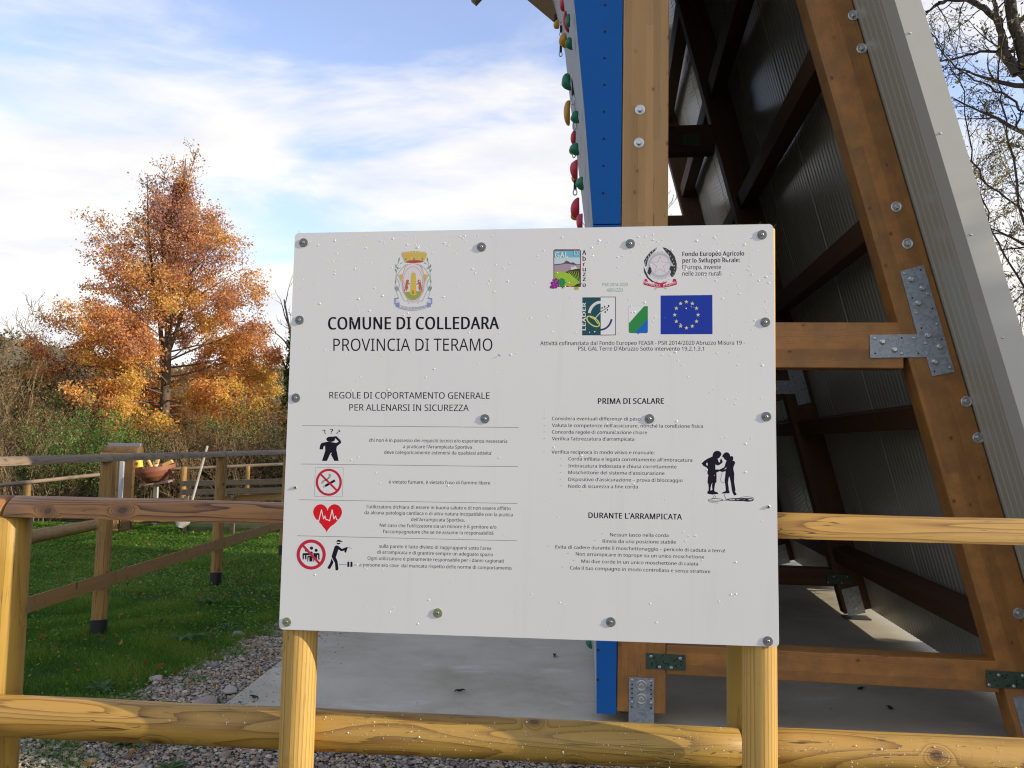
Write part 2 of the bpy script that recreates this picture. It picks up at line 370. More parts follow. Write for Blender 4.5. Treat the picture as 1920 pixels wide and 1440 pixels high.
def boardmat():
    m, t, b = mat('white_board'); g = G(t); co = g.co()
    n = g.noise(co, 3., 3, 0.5); s = g.mr(g.noise(co, 34., 4, 0.7), 0.66, 0.8)
    c = g.mix(n, (0.73, 0.715, 0.71), (0.79, 0.775, 0.765)); run_ = g.mr(g.noise(g.vm('MULTIPLY', co, (26., 1., 1.6)), 1.0, 4, 0.6), 0.55, 0.75); c = g.mix(g.m('MULTIPLY', run_, 0.10), c, (0.55, 0.52, 0.46)); c = g.mix(g.m('MULTIPLY', s, 0.12), c, (0.5, 0.48, 0.44))
    g.i(b, 'Base Color', c); b.inputs['Roughness'].default_value = 0.36; return m
M_board = boardmat()
def cladmat():
    m, t, b = mat('ribbed_cladding'); g = G(t); co = g.co()
    cs = g.vm('MULTIPLY', co, (1.0, 14.0, 0.6)); n = g.noise(cs, 4., 5, 0.6)
    g.i(b, 'Base Color', g.mix(n, (0.33, 0.32, 0.265), (0.45, 0.435, 0.36))); b.inputs['Roughness'].default_value = 0.24; b.inputs['Metallic'].default_value = 0.0
    b.inputs['Specular IOR Level'].default_value = 0.7
    return m
M_clad = cladmat()
M_flash = paint('flashing', (0.52, 0.50, 0.44), 0.4, nscale=6., namt=0.05)
def concrete():
    m, t, b = mat('concrete'); g = G(t); co = g.co()
    n = g.noise(co, 1.1, 5, 0.65); f = g.noise(g.vm('MULTIPLY', co, (1., 1.0, 1.)), 55., 4, 0.75); st = g.noise(co, 240., 2, 0.6)
    c = g.ramp(n, [(0.25, (0.33, 0.29, 0.20)), (0.5, (0.50, 0.45, 0.345)), (0.75, (0.60, 0.55, 0.44))])
    pit = g.mr(f, 0.60, 0.70); c = g.mix(g.m('MULTIPLY', pit, 0.45), c, (0.10, 0.10, 0.10))
    eff = g.m('MULTIPLY', g.mr(g.noise(g.vm('MULTIPLY', co, (1.0, 2.2, 1.)), 1.3, 6, 0.7), 0.56, 0.70), 0.55); c = g.mix(eff, c, (0.66, 0.63, 0.57))
    deb = g.mr(g.noise(co, 21., 2, 0.5), 0.765, 0.79); c = g.mix(g.m('MULTIPLY', deb, 0.85), c, (0.035, 0.03, 0.024))
    g.i(b, 'Base Color', c); g.i(b, 'Roughness', 0.92); b.inputs['Specular IOR Level'].default_value = 0.15; g.bump(b, g.m('SUBTRACT', g.m('ADD', g.m('MULTIPLY', f, .5), g.m('MULTIPLY', st, .5)), g.m('MULTIPLY', pit, .6)), 0.5, 0.004)
    return m
M_conc = concrete()
def soil():
    m, t, b = mat('soil_and_turf'); g = G(t); co = g.co()
    n = g.noise(co, 1.7, 6, 0.7); c = g.ramp(n, [(0.3, (0.022, 0.040, 0.010)), (0.55, (0.040, 0.055, 0.016)), (0.8, (0.085, 0.070, 0.035))])
    g.i(b, 'Base Color', c); b.inputs['Roughness'].default_value = 0.95; g.bump(b, g.noise(co, 40., 4, 0.7), 0.8, 0.02); return m
M_soil = soil()
def gravelmat():
    m, t, b = mat('gravel_base'); g = G(t); co = g.co()
    vo = t.nodes.new('ShaderNodeTexVoronoi'); g.i(vo, 'Vector', co); g.i(vo, 'Scale', 55.)
    s = t.nodes.new('ShaderNodeSeparateColor'); g.i(s, 0, vo.outputs['Color'])
    c = g.ramp(s.outputs[0], [(0, (0.12, 0.10, 0.075)), (0.6, (0.24, 0.21, 0.165)), (1, (0.38, 0.35, 0.30))])
    c = g.mix(g.mr(vo.outputs['Distance'], 0.35, 0.6), c, (0.05, 0.04, 0.03))
    g.i(b, 'Base Color', c); b.inputs['Roughness'].default_value = 0.9; g.bump(b, vo.outputs['Distance'], -0.9, 0.012); return m
M_gravel = gravelmat()
def colmat(name, rough=0.85, nsc=80.):
    m, t, b = mat(name); g = G(t); a = t.nodes.new('ShaderNodeVertexColor'); a.layer_name = 'Col'
    g.i(b, 'Base Color', g.mix(g.noise(g.co(), nsc, 3, 0.6), a.outputs[0], g.mix(1., a.outputs[0], (0.6, 0.58, 0.55), 'MULTIPLY'))); b.inputs['Roughness'].default_value = rough; return m
M_stone = colmat('pebble_stone')
M_leaf = leafmat('leaf'); M_oak = leafmat('oak_leaf', 0.55); M_grass = leafmat('grass_blade', 0.5, 0.5)
def barkmat(name, c1, c2):
    m, t, b = mat(name); g = G(t); co = g.co(); n = g.noise(g.vm('MULTIPLY', co, (1, 1, 0.25)), 22., 5, 0.7)
    g.i(b, 'Base Color', g.mix(n, c1, c2)); b.inputs['Roughness'].default_value = 0.9; g.bump(b, n, 0.8, 0.02); return m
M_bark = barkmat('dark_bark', (0.022, 0.017, 0.015), (0.065, 0.055, 0.045))
M_barkp = barkmat('pale_bark', (0.12, 0.09, 0.06), (0.26, 0.21, 0.15))
M_twig = barkmat('brown_twig', (0.11, 0.06, 0.025), (0.24, 0.145, 0.065))

# ================================================================== GROUND
def sheet(name, pts, z, mat, kind='structure', thick=0.0):
    n = len(pts); vs = [(p[0], p[1], z) for p in pts]; fs = [tuple(range(n))]
    if thick:
        vs += [(p[0], p[1], z - thick) for p in pts]
        fs += [(i, i + n, (i + 1) % n + n, (i + 1) % n) for i in range(n)]
    o = obj(name, mesh(name, vs, fs, mat)); props(o, kind=kind); return o
def gz(x, y):
    """ground height: level around the fences, rising gently far behind"""
    d = np.maximum(0, y - 19.0); return -0.03 + 0.0 * x + 0.012 * d - 0.27 * np.clip((y - 8.0) / 4.5, 0, 1)
gx = np.concatenate([np.linspace(-400, -30, 14), np.linspace(-26, 26, 40), np.linspace(30, 400, 14)])
gy = np.concatenate([np.linspace(-60, 0, 6), np.linspace(1, 40, 50), np.linspace(50, 900, 14)])
GX, GY = np.meshgrid(gx, gy); GZ = gz(GX, GY)
V = np.stack([GX.ravel(), GY.ravel(), GZ.ravel()], 1); nx = len(gx); ny = len(gy)
I = (np.arange(ny - 1)[:, None] * nx + np.arange(nx - 1)[None, :]).ravel()
Q = np.stack([I, I + 1, I + nx + 1, I + nx], 1)
props(obj('ground', mesh('ground', V, Q, M_soil, True)), kind='structure')
# slab
sa = atz(599, 1183)[:2]; sb = atz(411, 1328)[:2]; sd = (sa - sb) / np.linalg.norm(sa - sb)
s0 = sb - sd * 0.45; s1 = sb + sd * 11.0; perp = np.array([sd[1], -sd[0]])
slab = sheet('concrete_slab', [s0, s0 + perp * 9 + np.array([0, -0.2]), s1 + perp * 9, s1], 0.0, M_conc, thick=0.12)
# gravel
gpts = [(-3.0, 3.0), (6.5, 2.6), (6.5, 4.0), (sb[0] + .05, s0[1] + .05), (sb[0] + 0.05, 4.6), (sa[0] + 0.08, 6.6), (-1.35, 9.2), (-1.7, 9.0), (-1.9, 6.9), (-2.05, 5.7), (-2.2, 4.9), (-2.7, 4.4)]
gravel = sheet('gravel_bed', gpts, -0.022, M_gravel)
def inpoly(P, poly):
    x, y = P[:, 0], P[:, 1]; c = np.zeros(len(P), bool); n = len(poly)
    for i in range(n):
        x1, y1 = poly[i]; x2, y2 = poly[(i + 1) % n]
        with np.errstate(divide='ignore', invalid='ignore'):
            c ^= ((y1 > y) != (y2 > y)) & (x < (x2 - x1) * (y - y1) / (y2 - y1 + 1e-12) + x1)
    return c
import bmesh
_b = bmesh.new(); bmesh.ops.create_icosphere(_b, subdivisions=1, radius=1); ICO = np.array([v.co[:] for v in _b.verts]); ICF = np.array([[v.index for v in f.verts] for f in _b.faces]); _b.free()
def stones(name, P, size, mat, tint, sq=0.5):
    n = len(P); v = ICO[None] * rng.uniform(0.6, 1.25, (n, len(ICO), 1))
    s = np.stack([size * rng.uniform(.7, 1.3, n), size * rng.uniform(.55, 1.1, n), size * rng.uniform(.3, .7, n) * sq * 2], 1)[:, None, :]
    v = v * s; a = rng.uniform(0, 6.28, n); c, s_ = np.cos(a)[:, None], np.sin(a)[:, None]
    x = v[..., 0] * c - v[..., 1] * s_; y = v[..., 0] * s_ + v[..., 1] * c
    v = np.stack([x, y, v[..., 2]], -1) + P[:, None, :]
    f = (ICF[None] + (np.arange(n) * len(ICO))[:, None, None]).reshape(-1, 3)
    return mesh(name, v.reshape(-1, 3), f, mat, False, col=np.repeat(tint, len(ICO), 0))
def stone_cols(n):
    base = np.array([[.44, .37, .27], [.30, .23, .16], [.54, .48, .39], [.22, .185, .15], [.42, .29, .17], [.33, .31, .27]])
    return base[rng.integers(0, 6, n)] * rng.uniform(.8, 1.45, (n, 1))
P = np.stack([rng.uniform(-3.0, 1.2, 95000), rng.uniform(3.55, 8.0, 95000)], 1)
keep = inpoly(P, gpts) & ~((P[:, 1] > 4.4) & (P[:, 0] > -1.5)); P = P[keep]
# frayed edge of the gravel into the turf
E_ = np.stack([rng.uniform(-3.2, -1.6, 5200), rng.uniform(3.6, 7.5, 5200)], 1); ed = -2.1 - 0.35 * rng.random(5200)**2
E_ = E_[(E_[:, 0] > ed - 0.25 * np.maximum(0, 5.2 - E_[:, 1]))]
P = np.concatenate([P, E_]); P = P[P[:, 0] < 0.9]
P3 = np.column_stack([P, np.full(len(P), -0.014)]); sz = rng.gamma(1.7, 0.0031, len(P)) + 0.0032
o = obj('gravel', stones('gravel', P3, sz, M_stone, stone_cols(len(P)))); props(o, 'loose pale pebbles and chippings beside the concrete slab', 'gravel', kind='stuff')
for i, (px, py, s, lab) in enumerate([(294, 1272, .042, 'white angular stone lying on the grass edge of the gravel'), (382, 1320, .075, 'large smooth pinkish stone half buried beside the slab corner'), (447, 1190, .05, 'long flat grey stone on the gravel near the lawn edge'), (403, 1246, .034, 'round grey cobble in the middle of the gravel strip'), (430, 1295, .05, 'pale flat stone beside weeds near the slab edge')]):
    p = atz(px, py); c = np.array([[.52, .47, .42], [.42, .33, .29], [.30, .31, .33], [.28, .29, .28], [.46, .42, .36]])[i:i + 1]
    _b = bmesh.new(); bmesh.ops.create_icosphere(_b, subdivisions=3, radius=1)
    rr = np.random.default_rng(i); k = rr.normal(size=(8, 3)); ph = rr.uniform(0, 6, 8)
    vs = np.array([v.co[:] for v in _b.verts]); fs = np.array([[v.index for v in f.verts] for f in _b.faces]); _b.free()
    d = 1 + 0.09 * sum(np.sin(vs @ k[j] * 2 + ph[j]) for j in range(8)) / 1.2
    vs = vs * d[:, None] * np.array([s, s * .75, s * .5])
    o = obj('stone', mesh('stone', vs, fs, M_stone, True, col=np.repeat(c, len(vs), 0)), m=Matrix.Translation((p[0], p[1], 0.0)) @ Matrix.Rotation(i * 1.3, 4, 'Z')); props(o, lab, 'stone')

# chippings strayed onto the slab and fallen oak leaves
n = 420; t_ = rng.uniform(-.2, 2.4, n); dd = rng.gamma(1.1, .10, n); P2 = sb[None] + sd[None] * t_[:, None] + perp[None] * dd[:, None]; P2 = P2[:, :2]
props(obj('loose_chippings', stones('loose_chippings', np.column_stack([P2, np.full(n, .001)]), rng.gamma(1.6, .0018, n) + .0018, M_stone, stone_cols(n) * .8)), 'small chippings strayed over the edge of the slab', 'gravel', kind='stuff')
n = 900; X = rng.uniform(-9, -1.5, n); Y = rng.uniform(3.6, 15, n); V, Q, C = leaves(np.column_stack([X, Y, gz(X, Y) + rng.uniform(.03, .06, n)]), .055, np.array([(.30, .13, .03), (.22, .10, .035), (.42, .24, .06), (.12, .06, .03)])[rng.integers(0, 4, n)], flat=.0)
props(obj('fallen_leaves', mesh('fallen_leaves', V, Q, M_leaf, col=C)), 'brown and orange fallen leaves scattered over the lawn and gravel', 'fallen leaves', kind='stuff')
# lawn
def lawn():
    Pn = np.stack([rng.uniform(-4.6, -1.3, 165000), rng.uniform(3.7, 7.6, 165000)], 1)
    Pf = np.stack([rng.uniform(-11.5, -1.2, 240000), rng.uniform(7.0, 16.4, 240000)], 1)
    P = np.concatenate([Pn, Pf]); n = len(P)
    edge = np.interp(P[:, 1], [3.6, 4.4, 4.9, 5.7, 6.9, 9.5, 15], [-2.25, -2.2, -2.1, -1.98, -1.82, -1.55, -1.2])
    dn = 0.18 * np.sin(P[:, 1] * 9) * np.sin(P[:, 0] * 13 + 1) + 0.08 * np.sin(P[:, 1] * 31 + P[:, 0] * 17)
    keep = P[:, 0] < edge + dn + rng.normal(0, .05, n); P = P[keep]
    X1 = np.stack([rng.uniform(-2.9, -1.45, 16000), rng.uniform(3.5, 4.6, 16000)], 1); X1 = X1[(np.sin(X1[:, 0] * 7) * np.sin(X1[:, 1] * 9 + 2) + rng.normal(0, .25, 16000) > 0.25 + .5 * (X1[:, 0] > -1.9))]
    P = np.concatenate([P, X1]); n = len(P)
    clump = 0.5 + 0.5 * np.sin(P[:, 0] * 5.1 + 2 * np.sin(P[:, 1] * 3.3)) * np.sin(P[:, 1] * 4.7 + 1.5 * np.sin(P[:, 0] * 2.9))
    h = (0.025 + 0.045 * clump) * rng.uniform(.5, 1.3, n); a = rng.uniform(0, 6.28, n)
    wd = 0.0022 + 0.0006 * np.maximum(0, P[:, 1] - 5)
    lean = rng.normal(0, .5, (n, 2)) * h[:, None]
    z0 = gz(P[:, 0], P[:, 1])
    A = np.column_stack([P[:, 0] - np.cos(a) * wd, P[:, 1] - np.sin(a) * wd, z0])
    B = np.column_stack([P[:, 0] + np.cos(a) * wd, P[:, 1] + np.sin(a) * wd, z0])
    C = np.column_stack([P[:, 0] + lean[:, 0], P[:, 1] + lean[:, 1], z0 + h])
    pal = np.array([[.070, .18, .020], [.105, .23, .024], [.17, .29, .030], [.24, .27, .05]]); ix = np.clip((clump * 2.6 + rng.normal(0, .8, n)).astype(int), 0, 3)
    c = pal[ix] * rng.uniform(.7, 1.25, (n, 1))
    V = np.stack([A, B, C], 1).reshape(-1, 3); T = np.arange(3 * n).reshape(n, 3)
    props(obj('grass', mesh('grass', V, T, M_grass, col=np.repeat(c, 3, 0))), 'lush short green grass of the lawn beyond the front fence', 'grass', kind='stuff')
    # clover and small round leaves among the blades
    m_ = 70000; P = np.stack([rng.uniform(-11, -1.3, m_), 4.3 + 12.0 * rng.random(m_) ** 0.8], 1)
    edge = np.interp(P[:, 1], [3.6, 4.4, 4.9, 5.7, 6.9, 9.5, 15], [-2.3, -2.2, -2.1, -2.0, -1.85, -1.55, -1.2]); k = (P[:, 0] < edge) & (np.sin(P[:, 0] * 2.3 + 1) * np.sin(P[:, 1] * 1.9) + rng.normal(0, .5, m_) > -0.3)
    P = P[k]; n = len(P); K = 6; a = np.arange(K) * 2 * np.pi / K
    r = 0.0045 + 0.006 * rng.random(n) + 0.0008 * np.maximum(0, P[:, 1] - 5); tx, ty = rng.normal(0, .4, n), rng.normal(0, .4, n)
    dx = np.cos(a)[None] * r[:, None]; dy = np.sin(a)[None] * r[:, None]
    z = (gz(P[:, 0], P[:, 1]) + .025 + 0.03 * rng.random(n))[:, None] + dx * tx[:, None] + dy * ty[:, None]
    V = np.stack([P[:, :1] + dx, P[:, 1:2] + dy, z], -1).reshape(-1, 3)
    c = np.array([[.10, .24, .024], [.15, .30, .030], [.24, .35, .04]])[rng.integers(0, 3, n)] * rng.uniform(.7, 1.2, (n, 1))
    props(obj('clover', mesh('clover', V, np.arange(n * K).reshape(n, K), M_grass, col=np.repeat(c, K, 0))), 'small round clover leaves spread through the lawn', 'clover', kind='stuff')
lawn()
def weed(p, s, n, label, cols=((.05, .12, .03), (.08, .16, .04))):
    o = empty('weed', p, 0, label, 'weed'); V = []; Fq = []; C = []
    for i in range(n):
        a = i * 2.4 + rng.random(); L = s * rng.uniform(.6, 1.1); el = rng.uniform(.15, .9); W = L * rng.uniform(.16, .26); b0 = len(V)
        for j in range(6):
            t = j / 5; rr_ = L * t; zz_ = L * (el * t - 0.75 * el * t * t) + 0.005; w_ = W * math.sin(math.pi * min(1, .08 + t * .92)) ** .8
            for sgn in (-1, 0, 1):
                V.append((math.cos(a) * rr_ - math.sin(a) * w_ * sgn * .5, math.sin(a) * rr_ + math.cos(a) * w_ * sgn * .5, zz_ + abs(sgn) * w_ * .18)); C.append(cols[i % 2])
        for j in range(5):
            for k in (0, 1): q = b0 + j * 3 + k; Fq.append((q, q + 1, q + 4, q + 3))
    me = mesh('leaf_rosette', np.array(V), np.array(Fq), M_leaf, True, col=np.array(C) * rng.uniform(.8, 1.2, (len(V), 1)))
    obj('leaf_rosette', me, o, Matrix.Translation(Vector(p)))
for px, py, s, n, lab in [(385, 1130, .16, 14, 'broad leaved weed growing in the lawn left of the board'), (350, 1200, .19, 12, 'wide grey green weed at the edge of the lawn by the gravel'), (430, 1180, .12, 16, 'bright green weed with upright leaves between lawn and gravel'), (250, 1392, .13, 22, 'low dark green weed under the lower rail'), (320, 1440, .10, 18, 'jagged small weed on the gravel in the bottom left corner'), (405, 1312, .06, 12, 'tiny yellowish weed beside the slab corner'), (560, 1438, .05, 10, 'tiny sprout on gravel beside the left board post'), (190, 1292, .12, 16, 'leafy tuft at the lawn end near the left fence post')]:
    p = atz(px, py); weed((p[0], p[1], -0.015), s, n, lab)

# ================================================================== FRONT FENCE
YF = math.radians(4.5); fb = np.array([math.cos(YF), -math.sin(YF), 0]); fn = np.array([math.sin(YF), math.cos(YF), 0]); FO = np.array([0, 2.14, 0.])
def FP(u, d, z): q = FO + fb * u + fn * d; return (q[0], q[1], z)
def FU(px, py, d=0):
    q = onpl(px, py, FO + fn * d, fn) - FO; return q @ fb, q[2]
ff = empty('rail_fence', FP(0, 0, 0), -YF, 'front fence of golden pine posts and half round rails behind the notice board', 'fence')
ul = FU(47, 1150, 0)[0] - .089; um = FU(1368, 1290, 0)[0] + .052
log('post', FP(ul, .03, -.1), FP(ul, .03, 1.272), .062, M_post, ff, seed=1)
log('post', FP(um, .035, -.1), FP(um, .035, 1.272), .052, M_post, ff, seed=2)
log('post', FP(um + 2.0, .035, -.1), FP(um + 2.0, .035, 1.272), .058, M_post, ff, seed=3)
log('top_rail', FP(ul - 1.2, .03, 1.272), FP(ul + .015, .03, 1.272), .054, M_railold, ff, ref=(0, 0, 1), half=True, seed=4)
log('top_rail', FP(ul + .02, .03, 1.272), FP(um + .02, .03, 1.272), .055, M_railold, ff, ref=(0, 0, 1), half=True, seed=5)
log('top_rail', FP(um + .025, .03, 1.272), FP(um + 2.05, .03, 1.272), .06, M_rail, ff, ref=(0, 0, 1), half=True, seed=6)
log('lower_rail', FP(ul - 1.3, -.034, .750), FP(ul - .07, -.034, .750), .055, M_rail, ff, half=True, seed=7)
log('lower_rail', FP(ul - .065, -.034, .749), FP(um - .03, -.020, .748), .0525, M_rail, ff, half=True, seed=8, rough=.04)
log('lower_rail', FP(um - .02, -.020, .750), FP(um + 2.1, -.020, .748), .055, M_rail, ff, half=True, seed=9)

# ================================================================== LEFT RECEDING FENCE
pA = atz(184, 1186); pB = atz(404, 1091); fd = (pB - pA) / np.linalg.norm(pB - pA); gap = np.linalg.norm(pB - pA)
lf = empty('rail_fence', pA - fd * gap, math.atan2(fd[1], fd[0]), 'weathered timber rail fence running away across the lawn with black post sleeves', 'fence')
M_black = paint('black_sleeve', (0.012, 0.012, 0.013), 0.5)
for k in range(-1, 4):
    q = pA + fd * gap * k; po = log('post', (q[0], q[1], -.05), (q[0] + .01, q[1], 1.30), .055, M_oldfence, lf, seed=20 + k)
    obj('sleeve', lathe_me('sleeve', [(.060, -.03), (.061, .10), (.057, .105)], M_black), po, Matrix.Translation((q[0], q[1], 0)))
side = np.array([fd[1], -fd[0], 0]) * -1
zt = [1.36, 1.35, 1.345, 1.345, 1.35, 1.35]
for k in range(-1, 4):
    a = pA + fd * gap * (k + .0) ; b_ = pA + fd * gap * (k + 1.0 - .004)
    log('top_rail', (a[0], a[1], 1.30), (b_[0], b_[1], 1.30), .055, M_grayfence, lf, ref=(0, 0, 1), half=True, seed=30 + k)
    o2 = side * -0.058
    log('lower_rail', (a[0] + o2[0], a[1] + o2[1], .40), (b_[0] + o2[0], b_[1] + o2[1], .40), .052, M_oldfence, lf, ref=tuple(-side * -1), half=True, seed=40 + k)

# far fence at the back of the lawn
bf = empty('rail_fence', aty(9, 908, 11.5) * np.array([1, 1, 0]), 0, 'low thin round rail fence before the hedge at the far side of the lawn', 'fence')
def thin(a, b_, r, mt, nm, s): log(nm, a, b_, r, mt, bf, ref=(0, 0, 1), seed=s)
thin(aty(-60, 916, 12.6), aty(188, 890, 15.0), .034, M_grayfence, 'rail', 50); thin(aty(322, 880, 16.2), aty(560, 869, 16.6), .034, M_grayfence, 'rail', 51)
thin(aty(40, 1010, 9.6) , aty(205, 979, 14.2), .085, M_oldfence, 'lower_rail', 52); thin(aty(248, 976, 15.0), aty(560, 968, 16.6), .05, M_oldfence, 'lower_rail', 53)
for px, py, Y, s, r in [(52, 908, 13.6, 54, .055), (345, 875, 16.1, 55, .06), (546, 868, 16.55, 56, .055), (465, 874, 16.4, 57, .045)]:
    q = aty(px, py, Y); log('post', (q[0], q[1], -.5), (q[0], q[1], q[2] + (.0 if px != 52 else .0)), r, M_oldfence, bf, seed=s)

# timber pillar with metal strip and cap
ZB = -.29
pil0 = atz(222, 998, ZB); Yp = pil0[1]
M_darkpost = wood('dark_post', (.16, .085, .025), (.05, .022, .008), freq=2200., wob=.014)
pill = empty('timber_pillar', pil0, 0.0, 'tall square timber pillar with grey metal strip and half round cap on the far lawn', 'pillar')
xl = aty(188, 930, Yp)[0]; xs0 = aty(221, 930, Yp)[0]; xs1 = aty(229, 930, Yp)[0]; xr = aty(248, 930, Yp)[0]
zt_ = aty(215, 858, Yp)[2]
def pbox(nm, x0, x1, y0, y1, z0, z1, mt, par, bev=.004):
    return obj(nm, box_me(nm, x1 - x0, y1 - y0, z1 - z0, mt, bev), par, Matrix.Translation(((x0 + x1) / 2, (y0 + y1) / 2, (z0 + z1) / 2)))
pbox('pillar_post', xl, xs0 + .02, Yp, Yp + .10, ZB - .1, zt_, M_oldfence, pill)
pbox('pillar_post', xs1 - .02, xr - .03, Yp + .03, Yp + .12, ZB - .1, zt_, M_darkpost, pill)
pbox('metal_strip', xs0 + .004, xs1, Yp - .012, Yp + .05, .1, zt_, paint('grey_strip', (.45, .47, .5), .45), pill)
pbox('cap_board', xl - .02, xr + .02, Yp - .06, Yp + .2, zt_ + .002, zt_ + .09, M_oldfence, pill)
log('cap', (xl + .0, Yp + .08, zt_ + .092), (xr + .08, Yp + .08, zt_ + .092), .13, M_darkpost, pill, ref=(0, 0, 1), half=True, seed=60)
pbox('cap_sheet', xl - .02, xr, Yp + .215, Yp + .26, zt_ + .05, zt_ + .27, paint('zinc_sheet', (.20, .21, .24), .6), pill)

# bowl on a stand
Yb = atz(296, 985, ZB)[1]; bc = aty(290, 880, Yb); sc_ = Yb / F
bowl = empty('planter_bowl', (bc[0], Yb, 0), 0, 'reddish brown bowl tilted on a white pole at the far edge of lawn', 'bowl')
M_terra = paint('terracotta', (.30, .11, .06), .55, nscale=20, namt=.15); M_pinkslab = paint('pink_plinth', (.52, .33, .29), .7); M_pole = paint('white_pole', (.55, .53, .47), .5)
R_ = 37 * sc_; kB = Yb / 12.4
tl = Matrix.Rotation(math.radians(-7), 4, 'Y') @ Matrix.Rotation(math.radians(6), 4, 'X')
bm0 = Matrix.Translation((bc[0], Yb, bc[2] - .01)) @ tl
obj('bowl', lathe_me('bowl', [(.12, -.175 * kB), (R_ * .62, -.155 * kB), (R_ * .88, -.08 * kB), (R_ * .99, .0), (R_, .06 * kB), (R_ * .96, .06 * kB), (R_ * .93, .0), (R_ * .8, -.05), (.1, -.06)], M_terra, 32), bowl, bm0)
obj('plinth', box_me('plinth', .43 * kB, .36, .04, M_pinkslab, .006), bowl, bm0 @ Matrix.Translation((.02, 0, -.197 * kB)))
obj('pole', lathe_me('pole', [(.052, -.4), (.05, .6), (.05, bc[2] - .24)], M_pole), bowl, Matrix.Translation((bc[0] + .05, Yb, 0)))
M_yel = paint('yellow_tub', (.85, .52, .05), .45); M_blk = paint('pine_block', (.75, .42, .14), .7)
def at_b(px, py): q = aty(px, py, Yb); return q
q = at_b(263, 869); obj_ = empty('tub', (q[0], Yb - .08, q[2] - .09), 0, 'round yellow tub with dark mark lying at the left rim of the brown bowl', 'tub')
obj('tub_body', lathe_me('tub_body', [(.075, -.09), (.085, .05), (.088, .055), (.088, .075), (.08, .078)], M_yel), obj_, Matrix.Translation((q[0], Yb - .08, q[2] + .01)) @ Matrix.Rotation(-.25, 4, 'Y'))
obj('tub_mark', lathe_me('tub_mark', [(.03, -.002), (.03, .002)], paint('purple_print', (.12, .07, .14), .5), 16, axis='Y'), obj_, Matrix.Translation((q[0], Yb - .165, q[2] - .0)))
for i, (px, py, l, w_, an, lab) in enumerate([(283, 869, .16, .045, .5, 'thin orange wood offcut leaning beside the yellow tub in the bowl'), (296, 863, .13, .06, -.25, 'short turned wooden knob standing in middle of the bowl'), (313, 869, .22, .075, -1.1, 'wide sloping wooden wedge on the right rim of the bowl')]):
    q = at_b(px, py); o = obj('wood_offcut', box_me('wood_offcut', w_, .06, l, M_blk, .01), None, Matrix.Translation((q[0], Yb - .04 + .04 * i, q[2])) @ Matrix.Rotation(-an, 4, 'Y')); props(o, lab, 'wood offcut', 'wood offcuts in the bowl')
q = at_b(290, 870); o = obj('tub', lathe_me('tub', [(.05, -.05), (.06, .04), (.055, .045)], paint('cream_tub', (.6, .6, .4), .5)), None, Matrix.Translation((q[0], Yb + .05, q[2]))); props(o, 'small cream and yellow tub in the middle of the bowl', 'tub')

# shovel
Ys = 14.6; a = aty(389, 836, Ys); b_ = aty(347, 984, Ys + .1); b_[2] = ZB
shov = empty('shovel', (b_[0], b_[1], 0), 0, 'white handled shovel stuck blade down in the far lawn', 'shovel')
log('handle', tuple(aty(352, 968, Ys)), tuple(a), .02, paint('pale_handle', (.62, .55, .46), .6), shov, seed=70, rough=.01)
bl = aty(340, 977, Ys); sv = []; sf = []
for j in range(7):
    t = j / 6; wd = .15 * (1 - max(0, t - .55) * 1.4) ; 
    for k in range(7):
        s_ = k / 6 * 2 - 1; sv.append((wd * s_ , .05 * s_ * s_ - .01, .11 - .24 * t))
for j in range(6):
    for k in range(6): p = j * 7 + k; sf.append((p, p + 1, p + 8, p + 7))
me = mesh('blade', sv, sf, paint('worn_steel', (.55, .54, .52), .5, .2)); o = obj('blade', me, shov, Matrix.Translation(Vector(bl) + Vector((0, 0, .015))) @ Matrix.Rotation(.28, 4, 'Y')); md = o.modifiers.new('s', 'SOLIDIFY'); md.thickness = .006

# raised bed of old planks
Yr = 15.2; bed = empty('raised_bed', atz(340, 985) * np.array([1, 1, 0]), 0, 'dark raised garden bed of stacked old planks in front of hedge', 'raised bed')
def plank(p0, p1, h, nm='plank', mt=M_plank, dep=.05):
    return beam(nm, p0, p1, h, dep, mt, bed)
plank(aty(341, 907, Yr), aty(600, 901, Yr - 1.1), .10); plank(aty(340, 923, Yr), aty(600, 918, Yr - 1.1), .105)
plank(aty(423, 936, Yr - .1), aty(600, 926, Yr - 1.2), .13, mt=M_oldfence)
plank(aty(254, 936, Yr + .4), aty(425, 934, Yr + .1), .03)
for px in (350, 438, 535): q = aty(px, 930, Yr + .08 - (px - 350) / 250 * .9); beam('leg', (q[0], q[1], -.4), (q[0], q[1], q[2] + .0), .08, .06, M_plank, bed)
q = aty(445, 978, Yr + .3)
obj('soil_heap', box_me('soil_heap', 2.6, .5, .2, M_soil, .05), bed, Matrix.Translation((q[0] + .4, q[1], ZB + .06)))
q = aty(457, 982, 15.4); o = obj('tray', box_me('tray', .26, .2, .035, paint('red_plastic', (.35, .03, .04), .4), .01), None, Matrix.Translation((q[0], q[1], ZB + .03)) @ Matrix.Rotation(.1, 4, 'Y')); props(o, 'small red plastic tray on the ground at the far edge of lawn', 'tray')

